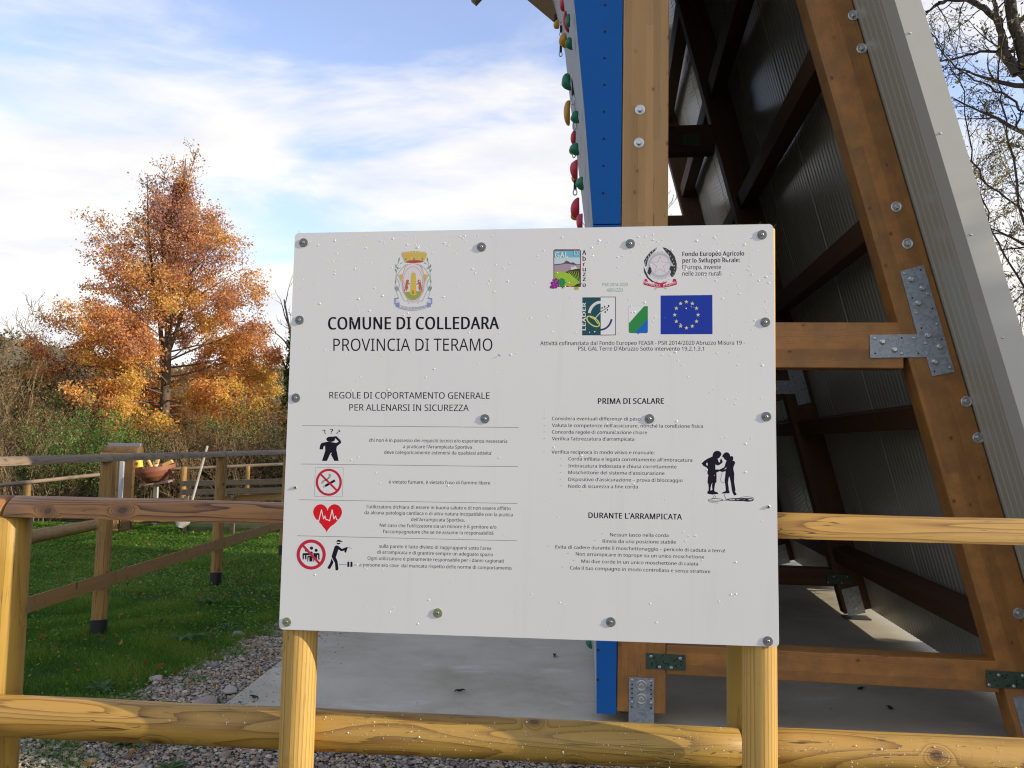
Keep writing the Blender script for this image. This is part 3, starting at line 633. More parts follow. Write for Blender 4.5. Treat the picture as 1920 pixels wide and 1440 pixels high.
# ================================================================== CLIMBING TOWER
TY = math.radians(7.2); T0 = Vector((.735, 4.427, 0)); TM = Matrix.Translation(T0) @ Matrix.Rotation(-TY, 4, 'Z')
ta = np.array([math.cos(TY), -math.sin(TY), 0]); tb = np.array([math.sin(TY), math.cos(TY), 0]); t0 = np.array(T0)
tower = empty('climbing_tower', T0, -TY, 'tall climbing tower of bolted timber frames with blue side panel and sloping ribbed metal cladding', 'climbing tower')
def TL(px, py, w_):
    q = onpl(px, py, t0 + tb * w_, tb) - t0; return q @ ta, q[2]
def tpl(u, w_, z): return TM @ Vector((u, w_, z))
def tbox(nm, u0, u1, w0, w1, z0, z1, mt, par=None, bev=.004):
    """box with its long side as local Z for the grain"""
    d = [u1 - u0, w1 - w0, z1 - z0]; c = Vector(((u0 + u1) / 2, (w0 + w1) / 2, (z0 + z1) / 2)); par = par or tower
    k = d.index(max(d))
    if k == 2: return obj(nm, box_me(nm, d[0], d[1], d[2], mt, bev), par, TM @ Matrix.Translation(c))
    if k == 0: return obj(nm, box_me(nm, d[2], d[1], d[0], mt, bev), par, TM @ Matrix.Translation(c) @ Matrix.Rotation(math.pi / 2, 4, 'Y'))
    return obj(nm, box_me(nm, d[0], d[2], d[1], mt, bev), par, TM @ Matrix.Translation(c) @ Matrix.Rotation(-math.pi / 2, 4, 'X'))
SL = .257; CB = 1.895   # inner edge of legs: u = CB - SL z
LA = math.atan(SL)
def legm(u, w_, z, rot=0): return TM @ Matrix.Translation((u, w_, z)) @ Matrix.Rotation(-LA, 4, 'Y')
frames = [0.0, 3.1, 6.15]; DEP = .14
WASH = lathe_me('washer', [(.030, 0), (.030, -.003), (.022, -.0045)], M_washer, 20, axis='Y')
HEX = lathe_me('bolt_head', [(.013, 0), (.013, -.010), (.011, -.011)], M_bolt, 6, False, axis='Y')
WASH2 = lathe_me('bolt_washer', [(.029, 0), (.029, -.003), (.024, -.004), (.020, -.003)], M_bolt, 24, axis='Y')
SCR = lathe_me('screw_head', [(.009, 0), (.0085, -.002), (.005, -.005)], M_bolt, 10, axis='Y')
HOLE = lathe_me('hole', [(.0048, -.0004), (.0048, -.0009)], M_dark, 10, axis='Y')
for fi, fw in enumerate(frames):
    cm = M_glulam if fi == 0 else M_inner_shade; M_gb = M_glubrown if fi == 0 else M_inner_shade
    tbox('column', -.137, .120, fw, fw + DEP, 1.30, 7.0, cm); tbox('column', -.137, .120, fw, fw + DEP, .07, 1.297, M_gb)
    # inclined leg, cut square at the foot
    L = 7.0 / math.cos(LA); hw = .247 * math.cos(LA)
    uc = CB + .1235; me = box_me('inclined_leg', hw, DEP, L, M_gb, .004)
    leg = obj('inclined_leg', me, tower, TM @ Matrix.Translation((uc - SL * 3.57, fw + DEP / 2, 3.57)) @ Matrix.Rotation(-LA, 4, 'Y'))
    for (z0, z1) in ((.277, .432), (1.936, 2.184), (4.28, 4.55)):
        zb = z1 if z1 < 3 else z0
        n_ = 'cross_beam'; u1 = CB - SL * (z0 + z1) / 2 - .005
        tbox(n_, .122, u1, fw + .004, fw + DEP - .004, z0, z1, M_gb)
    # base shoe
    sh = tbox('base_shoe', -.075, .060, fw - .006, fw - .001, .0, .255, M_galv, bev=.001)
    for (u, z) in ((-.008, .215), (-.008, .145)):
        obj('washer', WASH2, sh, TM @ Matrix.Translation((u, fw - .0065, z))); obj('bolt', HEX, sh, TM @ Matrix.Translation((u, fw - .0095, z)))
    for u in (-.058, .043):
        for z in (.24, .125): obj('screw', SCR, sh, TM @ Matrix.Translation((u, fw - .0065, z)))
        for z in (.218, .196, .172, .148, .10): obj('hole', HOLE, sh, TM @ Matrix.Translation((u, fw - .0060, z)))
    ls = obj('base_shoe', box_me('base_shoe', .15, .006, .24, M_galv, .001), tower, legm(CB + .10 - SL * .14, fw - .004, .16))
    obj('foot_plate', box_me('foot_plate', .22, .16, .012, paint('dark_steel', (.05, .05, .055), .5), .001), tower, TM @ Matrix.Translation((CB + .10, fw + .05, .007)))
    for z in (.1, .19): obj('bolt', HEX, ls, legm(CB + .11 - SL * z, fw - .007, z + .0))
# T plates (front one in full detail)
def tplate(fw, full):
    # pixel outline of the plate seen on the front frame, in tower coordinates on w=0
    px = [(1687, 509), (1731, 497), (1789, 697), (1747, 706), (1736, 670), (1631, 671), (1630, 628), (1719, 627)]
    pts = [TL(*p, 0) for p in px]
    vs = [(u, fw - .007, z) for u, z in pts] + [(u, fw - .002, z) for u, z in pts]; n = len(pts)
    fs = [tuple(range(n - 1, -1, -1)), tuple(range(n, 2 * n))] + [(i, (i + 1) % n, (i + 1) % n + n, i + n) for i in range(n)]
    me = mesh('tee_plate', vs, fs, M_galv); o = obj('tee_plate', me, tower, TM.copy())
    sc = 3.273
    big = [(876, 341), (945, 396), (920, 487), (979, 685), (1050, 755), (1022, 847), (700, 723), (774, 771)]
    sm = [(836, 307), (977, 430), (909, 547), (1035, 617), (964, 733), (1115, 882), (653, 702), (892, 700), (816, 795)]
    ho = [(934, 284), (882, 455), (1006, 521), (938, 640), (1062, 708), (1018, 905), (817, 700), (919, 795), (655, 795)]
    for lst, me_ in ((big, HEX), (sm, SCR), (ho, HOLE)):
        for x, y in lst:
            u, z = TL(1440 + x / sc, 420 + y / sc, 0)
            if me_ is HEX: obj('washer', SCR, o, TM @ Matrix.Translation((u, fw - .0070, z)) @ Matrix.Scale(1.9, 4) )
            obj({HEX: 'bolt', SCR: 'screw', HOLE: 'hole'}[me_], me_, o, TM @ Matrix.Translation((u, fw - (.0072 if me_ is not HEX else .010), z)))
tplate(0.0, True); tplate(3.1, True)
# green flat plates on lower joints
def gplate(fw, u0, u1, z0, z1, scr):
    o = tbox('flat_plate', u0, u1, fw - .006, fw - .001, z0, z1, M_green, bev=.001)
    for a_, c_ in scr: obj('screw', SCR, o, TM @ Matrix.Translation((u0 + (u1 - u0) * a_, fw - .0062, z0 + (z1 - z0) * c_)))
    rr = np.random.default_rng(int(u0 * 100) + 50)
    for k in range(16): obj('hole', HOLE, o, TM @ Matrix.Translation((u0 + (u1 - u0) * rr.uniform(.06, .94), fw - .0062, z0 + (z1 - z0) * rr.uniform(.1, .9))))
a0 = TL(1212, 1224, 0); a1 = TL(1285, 1257, 0)
for fw in (0., 3.1): gplate(fw, a0[0], a1[0], a1[1], a0[1], [(.12, .8), (.87, .76), (.34, .14), (.64, .14)])
a0 = TL(1849, 1258, 0); a1 = TL(1922, 1292, 0)
for fw in (0., 3.1): gplate(fw, a0[0], a0[0] + .215, a1[1], a0[1] + .004, [(.27, .76), (.8, .8), (.05, .15), (.6, .15)])
tp = TL(1300, 232, 3.1)
tbox('flat_plate', .45, .62, 3.094, 3.099, 4.34, 4.46, M_green, bev=.001)
# bolts with washers on the front frame
for px, py in [(1200, 206), (1198, 268), (1600, 29), (1616, 91), (1681, 388), (1702, 457), (1812, 753), (1834, 821), (1910, 1150)]:
    u, z = TL(px, py, 0); o = obj('washer', WASH2, tower, TM @ Matrix.Translation((u, -.0005, z)))
    obj('bolt', HEX, o, TM @ Matrix.Translation((u, -.004, z)))
# purlins in the roof slope between the frames
for z in (.57, 1.70, 2.77, 3.80, 4.87, 5.9):
    for w0, w1 in ((.145, 3.095), (3.245, 6.145)):
        c = Vector((CB + .115 - SL * z, (w0 + w1) / 2, z)); me = box_me('purlin', .14, .13, w1 - w0, M_inner_shade, .004)
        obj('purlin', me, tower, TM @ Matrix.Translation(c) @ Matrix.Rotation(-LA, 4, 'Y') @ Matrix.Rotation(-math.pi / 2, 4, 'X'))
# sandwich cladding, laid in vertical panels with fine ribs on the inner face
CI = CB + .250; THK = .102
WC = -.36
def clad_panel(w0, w1):
    nr = int(round((w1 - w0 - .012) / .0625)); rib = (w1 - w0 - .012) / nr; prof = []
    for i in range(nr):
        x = w0 + .006 + i * rib; prof += [(x, 0), (x + rib * .40, 0), (x + rib * .5, .0035), (x + rib * .88, .0035), (x + rib, 0)]
    prof = [(w0, .012)] + prof + [(w1, .012)]
    cl = [prof[0]]
    for p in prof[1:]:
        if abs(p[0] - cl[-1][0]) > 1e-6 or abs(p[1] - cl[-1][1]) > 1e-6: cl.append(p)
    prof = cl; n = len(prof)
    zb, zt2 = .085, 7.15; Ls = (zt2 - zb) / math.cos(LA)
    vs = []
    for s in (0, 1):
        for (x, d) in prof: vs.append((d, x, s * Ls))
        for (x, d) in ((w1, THK), (w0, THK)): vs.append((d, x, s * Ls))
    N_ = n + 2; fs = [(i, i + 1, i + 1 + N_, i + N_) for i in range(N_ - 1)] + [(N_ - 1, 0, N_, 2 * N_ - 1)] + [tuple(range(N_ - 1, -1, -1)), tuple(range(N_, 2 * N_))]
    m = TM @ Matrix.Translation((CI - SL * zb, 0, zb)) @ Matrix.Rotation(-LA, 4, 'Y')
    obj('cladding_panel', mesh('cladding_panel', vs, fs, M_clad), tower, m)
ws = [WC, .62, 1.60, 2.60, 3.60, 4.60, 5.45, 6.32]
for a_, b_ in zip(ws, ws[1:]): clad_panel(a_ + .002, b_ - .002)
# edge flashing: inner lap and front face
def flashing():
    zb, zt2 = .035, 7.2; Ls = (zt2 - zb) / math.cos(LA)
    pr = [(-.004, WC + .03), (-.004, -.465), (THK + .012, -.465), (THK + .012, WC + .02), (THK + .004, WC + .02), (THK + .004, -.457), (.003, -.457), (.003, WC - .002), (.0, WC + .03)]
    vs = [(x, y, 0) for x, y in pr] + [(x, y, Ls) for x, y in pr]; n = len(pr)
    fs = [(i, (i + 1) % n, (i + 1) % n + n, i + n) for i in range(n)] + [tuple(range(n - 1, -1, -1)), tuple(range(n, 2 * n))]
    m = TM @ Matrix.Translation((CI - SL * zb, 0, zb)) @ Matrix.Rotation(-LA, 4, 'Y')
    obj('edge_flashing', mesh('edge_flashing', vs, fs, M_flash), tower, m)
flashing()
for px, py in [(1706, 62), (1763, 250), (1820, 440), (1880, 633)]:
    q = TL(px, py, -.465); obj('rivet', SCR, tower, TM @ Matrix.Translation((q[0], -.4657, q[1])) @ Matrix.Scale(.7, 4))
# climbing wall
prof = [(.05, -.246), (1.2, -.262), (2.05, -.275), (2.743, -.297), (3.4, -.352), (4.066, -.42), (4.7, -.53), (5.4, -.68), (6.3, -.9), (7.0, -1.06)]
prof3 = [(.02, -.345), (1.2, -.365), (2.4, -.385), (3.0, -.40), (3.58, -.457), (4.15, -.53), (4.72, -.605), (5.25, -.665), (5.47, -.71), (5.8, -.80), (6.3, -1.0), (7.0, -1.3)]
def pu(pr, z): return float(np.interp(z, [p[0] for p in pr], [p[1] for p in pr]))
cuts = [.05, 1.40, 2.74, 4.08, 5.4, 7.0]
for z0, z1 in zip(cuts, cuts[1:]):
    zs_ = [z0 + .003] + [p[0] for p in prof if z0 + .05 < p[0] < z1 - .05] + [z1 - .003]; pts = [(pu(prof, z), z) for z in zs_] + [(-.142, zs_[-1]), (-.142, zs_[0])]
    n = len(pts); vs = [(u, .0, z) for u, z in pts] + [(u, .03, z) for u, z in pts]
    fs = [tuple(range(n)), tuple(range(2 * n - 1, n - 1, -1))] + [(i, i + n, (i + 1) % n + n, (i + 1) % n) for i in range(n)]
    sp_ = obj('side_panel', mesh('side_panel', vs, fs, M_blue), tower, TM.copy())
    zz_ = z0 + .18
    while zz_ < z1 - .05:
        obj('hole', HOLE, sp_, TM @ Matrix.Translation((-.242 - .0 * zz_, .0003, zz_)) @ Matrix.Scale(1.5, 4)); zz_ += .158
tbox('panel_backing', -.22, -.143, .032, .10, .05, 7.0, M_blued)
# grey climbing face, panel by panel, from w=.03 back to 3.0 (flaring) and on to 3.9
def face(w0, w1, z0, z1):
    def U(z, w_):
        t = min(1, (w_ - .0) / 3.0); t = t if w_ <= 3.0 else 1 + (w_ - 3.0) * .15
        return pu(prof, z) * (1 - t) + pu(prof3, z) * t
    vs = []; nu, nz = 5, 7
    for off in (0, .02):
        for j in range(nz + 1):
            for i in range(nu + 1):
                z = z0 + (z1 - z0) * j / nz; w_ = w0 + (w1 - w0) * i / nu; vs.append((U(z, w_) - .001 + off, w_, z))
    fs = []; B = (nz + 1) * (nu + 1)
    for j in range(nz):
        for i in range(nu):
            q = j * (nu + 1) + i; fs += [(q, q + 1, q + nu + 2, q + nu + 1), (q + B, q + nu + 1 + B, q + nu + 2 + B, q + 1 + B)]
    for i in range(nu): fs += [(i, i + B, i + 1 + B, i + 1)]; k = nz * (nu + 1) + i; fs += [(k, k + 1, k + 1 + B, k + B)]
    for j in range(nz):
        k = j * (nu + 1); fs += [(k, k + nu + 1, k + nu + 1 + B, k + B)]; k += nu; fs += [(k, k + B, k + nu + 1 + B, k + nu + 1)]
    obj('climbing_panel', mesh('climbing_panel', vs, fs, M_grayply), tower, TM.copy())
zc = [.05, 1.35, 2.60, 3.84, 4.9, 6.0, 7.0]
for w0, w1 in ((.032, 1.5), (1.5, 2.95)):
    for z0, z1 in zip(zc, zc[1:]): face(w0 + .003, w1 - .003, z0 + .003, z1 - .003)
# plywood lining on the inner side of the climbing wall
M_ply = paint('dark_ply', (.07, .058, .045), .8)
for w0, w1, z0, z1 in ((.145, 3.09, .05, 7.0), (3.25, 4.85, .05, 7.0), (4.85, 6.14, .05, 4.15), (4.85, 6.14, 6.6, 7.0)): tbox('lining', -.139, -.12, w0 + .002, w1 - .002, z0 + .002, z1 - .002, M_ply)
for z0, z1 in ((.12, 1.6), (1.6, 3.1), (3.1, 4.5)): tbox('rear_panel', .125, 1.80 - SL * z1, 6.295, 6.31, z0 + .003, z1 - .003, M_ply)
# roof and eaves high above
M_eave = wood('eave_wood', (.24, .14, .06), (.10, .05, .02), knots=.2)
q0 = TL(1037, 24, 3.0); q1 = TL(1003, -6, 3.0); beam('eave_board', TM @ Vector((q0[0] + .05, 3.0, q0[1] - .03)), TM @ Vector((q1[0] - .5, 3.0, q1[1] + .46)), .10, .14, M_eave, tower)
obj('roof_sheet', box_me('roof_sheet', 3.4, 3.6, .06, M_flash, .003), tower, TM @ Matrix.Translation((-.4, 1.55, 7.35)) @ Matrix.Rotation(.08, 4, 'Y'))
q = TL(893, 3, 3.0); beam('eave_board', TM @ Vector((q[0] - .03, 3.0, q[1] - .0)), TM @ Vector((q[0] + .55, 3.0, q[1] + .62)), .07, .10, M_eave, tower)
beam('eave_board', TM @ Vector((q[0] + .4, 3.0, q[1] + .5)), TM @ Vector((-.5, 3.0, 7.28)), .09, .10, M_eave, tower)
# climbing holds
HC = {'r': paint('red_hold', (.55, .022, .05), .5), 'y': paint('yellow_hold', (.58, .27, .02), .5), 'g': paint('green_hold', (.01, .17, .085), .5)}
def hold(px, py, wpx, hpx, c, w_, shape, seed):
    u, z = TL(px, py, w_); k = (4.43 + w_) / F; sx, sz = wpx * k * .68, hpx * k * .56
    _b = bmesh.new(); bmesh.ops.create_icosphere(_b, subdivisions=3, radius=1); rr = np.random.default_rng(seed)
    kk = rr.normal(size=(5, 3)) * 1.6; ph = rr.uniform(0, 6, 5)
    for v in _b.verts:
        p = np.array(v.co[:]); d = 1 + .10 * float(np.sin(kk @ p + ph).sum()) / 2
        if shape == 'wedge':  # pointed downwards, flat side on the wall
            d *= 1 - .35 * max(0, -p[2])
            p = np.array([min(p[0], .35), p[1], p[2]]); p[0] += .5 * max(0, -p[2])
        elif shape == 'half': p = np.array([min(p[0], .25), p[1], p[2]])
        elif shape == 'crescent': p = np.array([p[0] * .45 + .55 * p[2] ** 2, p[1], p[2]])
        v.co = (p[0] * d * sx, p[1] * d * max(sx, sz) * .8, p[2] * d * sz)
    me = bpy.data.meshes.new('climbing_hold'); _b.to_mesh(me); _b.free(); me.materials.append(HC[c])
    me.polygons.foreach_set('use_smooth', np.ones(len(me.polygons), dtype=bool))
    ho = obj('climbing_hold', me, tower, TM @ Matrix.Translation((u, w_, z)))
    return u, z
HL = [(1057, 5, 13, 34, 'r', 1.2, 'half'), (1060, 40, 16, 34, 'r', 1.0, 'crescent'), (1067, 40, 11, 24, 'g', .25, 'half'), (1046, 46, 12, 15, 'y', 2.4, 'half'), (1058, 79, 16, 30, 'y', 1.6, 'wedge'), (1069, 84, 13, 26, 'g', .5, 'wedge'),
      (1065, 158, 18, 34, 'g', 1.8, 'wedge'), (1066, 212, 15, 46, 'y', 1.9, 'half'), (1068, 196, 8, 14, 'y', 1.9, 'half'), (1080, 222, 17, 28, 'g', .5, 'wedge'), (1077, 258, 10, 24, 'r', 1.2, 'half'), (1080, 282, 19, 28, 'g', .6, 'wedge'), (1073, 283, 9, 14, 'y', 1.9, 'half'),
      (1080, 317, 18, 34, 'r', 1.0, 'half'), (1079, 334, 11, 16, 'y', 1.5, 'half'), (1089, 346, 17, 28, 'g', .3, 'wedge'), (1083, 390, 17, 34, 'r', 1.0, 'half'), (1080, 405, 14, 16, 'y', 1.4, 'half'), (1090, 416, 15, 30, 'r', .5, 'half'), (1106, 1206, 12, 26, 'g', .4, 'wedge')]
for i, h in enumerate(HL): hold(*h, i)
# quickdraws hanging on the wall
M_sling = flat('dark_sling', (.02, .02, .025), .7)
def quickdraw(pt, pb, w_, lab):
    a_ = TL(*pt, w_); b_ = TL(*pb, w_); A = TM @ Vector((a_[0], w_, a_[1])); B = TM @ Vector((b_[0], w_, b_[1]))
    e = empty('quickdraw', A, 0, lab, 'quickdraw', 'quickdraws hanging on the climbing wall'); L = (B - A)
    def ringc(c, rx, rz):
        seg = []; K = 12
        for i in range(K):
            t0_, t1_ = 2 * math.pi * i / K, 2 * math.pi * (i + 1) / K
            seg.append((c.x + rx * math.cos(t0_), c.y, c.z + rz * math.sin(t0_), c.x + rx * math.cos(t1_), c.y, c.z + rz * math.sin(t1_), .0045, .0045))
        V, Q = tubes(seg, 4); obj('carabiner', mesh('carabiner', V, Q, M_bolt, True), e)
    ringc(A + L * .12, .012, L.length * .12); ringc(A + L * .86, .013, L.length * .14)
    m, l = frame_m(A + L * .26, A + L * .74); obj('sling', box_me('sling', .022, .006, l, M_sling, .001), e, m)
quickdraw((1052, 42), (1052, 68), 2.2, 'short quickdraw beside the small yellow hold near the top of wall')
quickdraw((1052, 78), (1051, 106), 2.2, 'quickdraw hanging below the upper yellow hold against the sky')
quickdraw((1075, 132), (1074, 196), 1.6, 'long quickdraw with bright carabiner beside the big green hold')
quickdraw((1077, 228), (1076, 296), 1.2, 'quickdraw between the large yellow hold and the green holds')
quickdraw((1079, 328), (1078, 366), 1.0, 'quickdraw below the red hold lowest on the wall above the board')

# ================================================================== INFORMATION BOARD
BY = math.radians(5.8); bn = np.array([math.sin(BY), math.cos(BY), 0]); bxv = np.array([math.cos(BY), -math.sin(BY), 0]); B0 = np.array([0, 1.96, 0.])
BC = onpl(1000, 808, B0, bn)
BM = Matrix.Translation(Vector(BC)) @ Matrix.Rotation(-BY, 4, 'Z')     # local x right, y away from the viewer, z up
def BL(P):
    """photo pixels on the board face -> board local (x, z)"""
    P = np.atleast_2d(np.asarray(P, float))
    D = FW[None] + RV[None] * ((P[:, :1] - 960) / F) - UV[None] * ((P[:, 1:2] - 720) / F)
    t = np.dot(B0 - CP, bn) / (D @ bn); Q = CP + D * t[:, None] - BC
    return np.stack([Q @ bxv, Q[:, 2]], 1)
board = empty('information_board', (BC[0], BC[1], 0), -BY, 'large white notice board on two round wooden posts with rules for the climbing wall', 'notice board')
# panel with rounded corners
cor = [(553, 437), (1449.5, 420), (1461, 1213), (523, 1180)]
C4 = BL(cor); out_ = []
for i in range(4):
    p = C4[i]; a = C4[i - 1] - p; b_ = C4[(i + 1) % 4] - p; r = .012
    a = a / np.linalg.norm(a); b_ = b_ / np.linalg.norm(b_)
    for k in range(6):
        t = k / 5; out_.append((1 - t) ** 2 * (p + a * r) + 2 * t * (1 - t) * p + t * t * (p + b_ * r))
n = len(out_); vs = [(x, 0, z) for x, z in out_] + [(x, .006, z) for x, z in out_]
fs = [tuple(range(n)), tuple(range(2 * n - 1, n - 1, -1))] + [(i, i + n, (i + 1) % n + n, (i + 1) % n) for i in range(n)]
panel = obj('panel', mesh('panel', vs, fs, M_board), board, BM.copy())
# wooden posts and the batten behind the right edge
def bpost(pxl, pxr, py, dy, zt_, seed, mt):
    l = BL([(pxl, py)])[0][0]; r_ = BL([(pxr, py)])[0][0]; rad = (r_ - l) / 2 * 1.02; x = (l + r_) / 2
    a = BM @ Vector((x, dy + rad, 0)); b_ = BM @ Vector((x, dy + rad, 0))
    return log('post', (a.x, a.y, -.08), (b_.x, b_.y, zt_), rad, mt, board, seed=seed, rough=.02)
M_bpost = wood('board_post', (0.60, 0.37, 0.10), (0.20, 0.085, 0.018), freq=820., wob=0.012, knots=0.10, contrast=0.75, rough=0.5, pith=(.012, .03))
bpost(519, 581, 1200, .007, 1.99, 80, M_bpost)
bpost(1399, 1464.5, 1225, .007, BC[2] + BL([(1455, 418)])[0][1], 81, M_bpost)
# screws with big washers
BW = lathe_me('washer', [(.0112, 0), (.0112, -.0016), (.0105, -.002), (.0045, -.002)], M_washer, 28, axis='Y')
BH = lathe_me('screw_head', [(.0032, 0), (.0032, -.0012), (.0024, -.0018), (.0014, -.0018)], M_bolt, 12, axis='Y'); BHO = lathe_me('socket', [(.0014, 0), (.0014, -.0004)], M_dark, 8, axis='Y')
M_gwash = galv('greenish_washer', (.30, .32, .20), .55, .5, 200.)
for i, (px, py) in enumerate([(569.5, 455), (903, 463), (1182, 457), (1429, 440), (562, 600), (1435, 604), (555, 746), (909.5, 785), (1218, 785), (1437, 781), (538, 1166), (821, 1149), (1145.5, 1166), (1440, 1202)]):
    x, z = BL([(px, py)])[0]; me = BW
    if py > 1100 and px < 900: me = BW.copy(); me.materials[0] = M_gwash
    wo = obj('washer', me, board, BM @ Matrix.Translation((x, -.0003, z)) @ Matrix.Rotation(i * .7, 4, 'Y'))
    obj('screw', BH, wo, BM @ Matrix.Translation((x, -.0022, z))); obj('socket', BHO, wo, BM @ Matrix.Translation((x, -.0041, z)))
for px, py in ((554, 914), (1441, 950)):
    x, z = BL([(px, py)])[0]; s = obj('screw', BH, board, BM @ Matrix.Translation((x, -.0002, z)) @ Matrix.Scale(1.25, 4)); obj('socket', BHO, s, BM @ Matrix.Translation((x, -.0025, z)) @ Matrix.Scale(1.6, 4))
# splinters on top of the right post and at the left corner
sg = []
for k in range(26):
    px, py = (1420 + 40 * random.random(), 419 + random.random()) if k < 18 else (553 + 14 * random.random(), 437)
    x, z = BL([(px, py)])[0]; a = BM @ Vector((x, .012 + .02 * random.random(), z - .003)); L_ = .004 + .010 * random.random()
    sg.append((a.x, a.y, a.z, a.x + random.gauss(0, .006), a.y + random.gauss(0, .004), a.z + L_, .0006, .0002))
V, Q = tubes(sg); props(obj('splinters', mesh('splinters', V, Q, M_twig), board), kind='stuff')
# print colours
def ink(k, c):
    m = flat('print_' + k, c, .6); m.node_tree.nodes['Principled BSDF'].inputs['Specular IOR Level'].default_value = .12; return m
INK = {k: ink(k, c) for k, c in dict(black=(.012, .010, .022), grey=(.25, .25, .25), red=(.55, .025, .055), heart=(.72, .012, .022), white=(.80, .79, .79), eu=(.018, .045, .36), star=(.70, .70, .33), teal=(.02, .085, .105), lime=(.66, .68, .16), navy=(.05, .055, .13),
    green=(.035, .26, .075), sky=(.02, .14, .55), crown=(.66, .48, .13), tower=(.70, .50, .09), hill=(.30, .40, .10), lion=(.50, .15, .07), line=(.27, .34, .42), pink=(.66, .34, .30), leafg=(.15, .26, .17), ribbon=(.28, .30, .56), ribl=(.58, .60, .72), crest=(.72, .68, .70), redb=(.52, .08, .06),
    wine=(.22, .02, .09), cyan=(.16, .50, .62), paleblue=(.55, .68, .72), mount=(.13, .09, .13), mount2=(.42, .31, .38), vine=(.30, .50, .05), vine2=(.50, .66, .10), dvine=(.04, .06, .02), grape=(.26, .03, .26), grapel=(.50, .16, .48), leaf=(.03, .27, .07), olive=(.52, .42, .05), psr=(.22, .40, .29),
    gear=(.52, .50, .51), repl=(.045, .05, .055), repw=(.74, .70, .71), starline=(.45, .12, .18), ribr=(.60, .02, .09), tuft=(.60, .60, .62), orange=(.66, .38, .10)).items()}
class Art:
    def __init__(s, name, ox=0, oy=0, sx=1., sy=None):
        s.name = name; s.o = (ox, oy); s.s = (sx, sy or sx); s.V = []; s.F = []; s.I = []; s.mats = []; s.layer = 1
    def px(s, P): P = np.atleast_2d(np.asarray(P, float)); return np.stack([s.o[0] + P[:, 0] / s.s[0], s.o[1] + P[:, 1] / s.s[1]], 1)
    def mi(s, c):
        if c not in s.mats: s.mats.append(c)
        return s.mats.index(c)
    def poly(s, P, c, up=True):
        s.cnt = (getattr(s, 'cnt', 0) + 1) % 3; q = BL(s.px(P)); y = -.00004 - .000014 * s.layer - 4e-6 * s.cnt; b0 = len(s.V)
        tr = tessellate_polygon([[Vector((a, b, 0)) for a, b in q]])
        s.V += [(a, y, b) for a, b in q]
        for t in tr:
            i, j, k = [b0 + u for u in t]; A, B, C = s.V[i], s.V[j], s.V[k]
            if (B[0] - A[0]) * (C[2] - A[2]) - (B[2] - A[2]) * (C[0] - A[0]) < 0: j, k = k, j
            s.F.append((i, j, k)); s.I.append(s.mi(c))
        if up: s.layer += 1
        return s
    def ell(s, cx, cy, rx, ry, c, n=28, a0=0, up=True): return s.poly([(cx + rx * math.cos(2 * math.pi * i / n + a0), cy + ry * math.sin(2 * math.pi * i / n + a0)) for i in range(n)], c, up)
    def line(s, P, w_, c, closed=False, up=True):
        P = [np.array(p, float) for p in P]
        if closed: P = P + [P[0]]
        for i, (a, b) in enumerate(zip(P, P[1:])):
            d = b - a; l = np.linalg.norm(d)
            if l < 1e-6: continue
            d /= l; nn = np.array([-d[1], d[0]]) * w_ / 2; e = d * w_ * .3
            s.poly([a - e + nn, b + e + nn, b + e - nn, a - e - nn], c, False)
        if up: s.layer += 1
        return s
    def ring(s, cx, cy, rx, ry, w_, c, n=40, t0=0, t1=2 * math.pi):
        A = [(cx + rx * math.cos(t0 + (t1 - t0) * i / n), cy + ry * math.sin(t0 + (t1 - t0) * i / n)) for i in range(n + 1)]; k = (min(rx, ry) - w_) / min(rx, ry)
        for i in range(n):
            a, b = A[i], A[i + 1]; f = lambda p: (cx + (p[0] - cx) * (1 - w_ / rx), cy + (p[1] - cy) * (1 - w_ / ry)); s.poly([a, b, f(b), f(a)], c, False)
        s.layer += 1; return s
    def starp(s, cx, cy, r, c, a0=-math.pi / 2, k=.4, n=5):
        return s.poly([(cx + (r if i % 2 == 0 else r * k) * math.cos(a0 + math.pi * i / n), cy + (r if i % 2 == 0 else r * k) * math.sin(a0 + math.pi * i / n)) for i in range(2 * n)], c, False)
    def done(s):
        me = mesh(s.name, s.V, s.F, [INK[c] for c in s.mats], mids=s.I) if s.V else None
        return obj(s.name, me, panel, BM.copy())
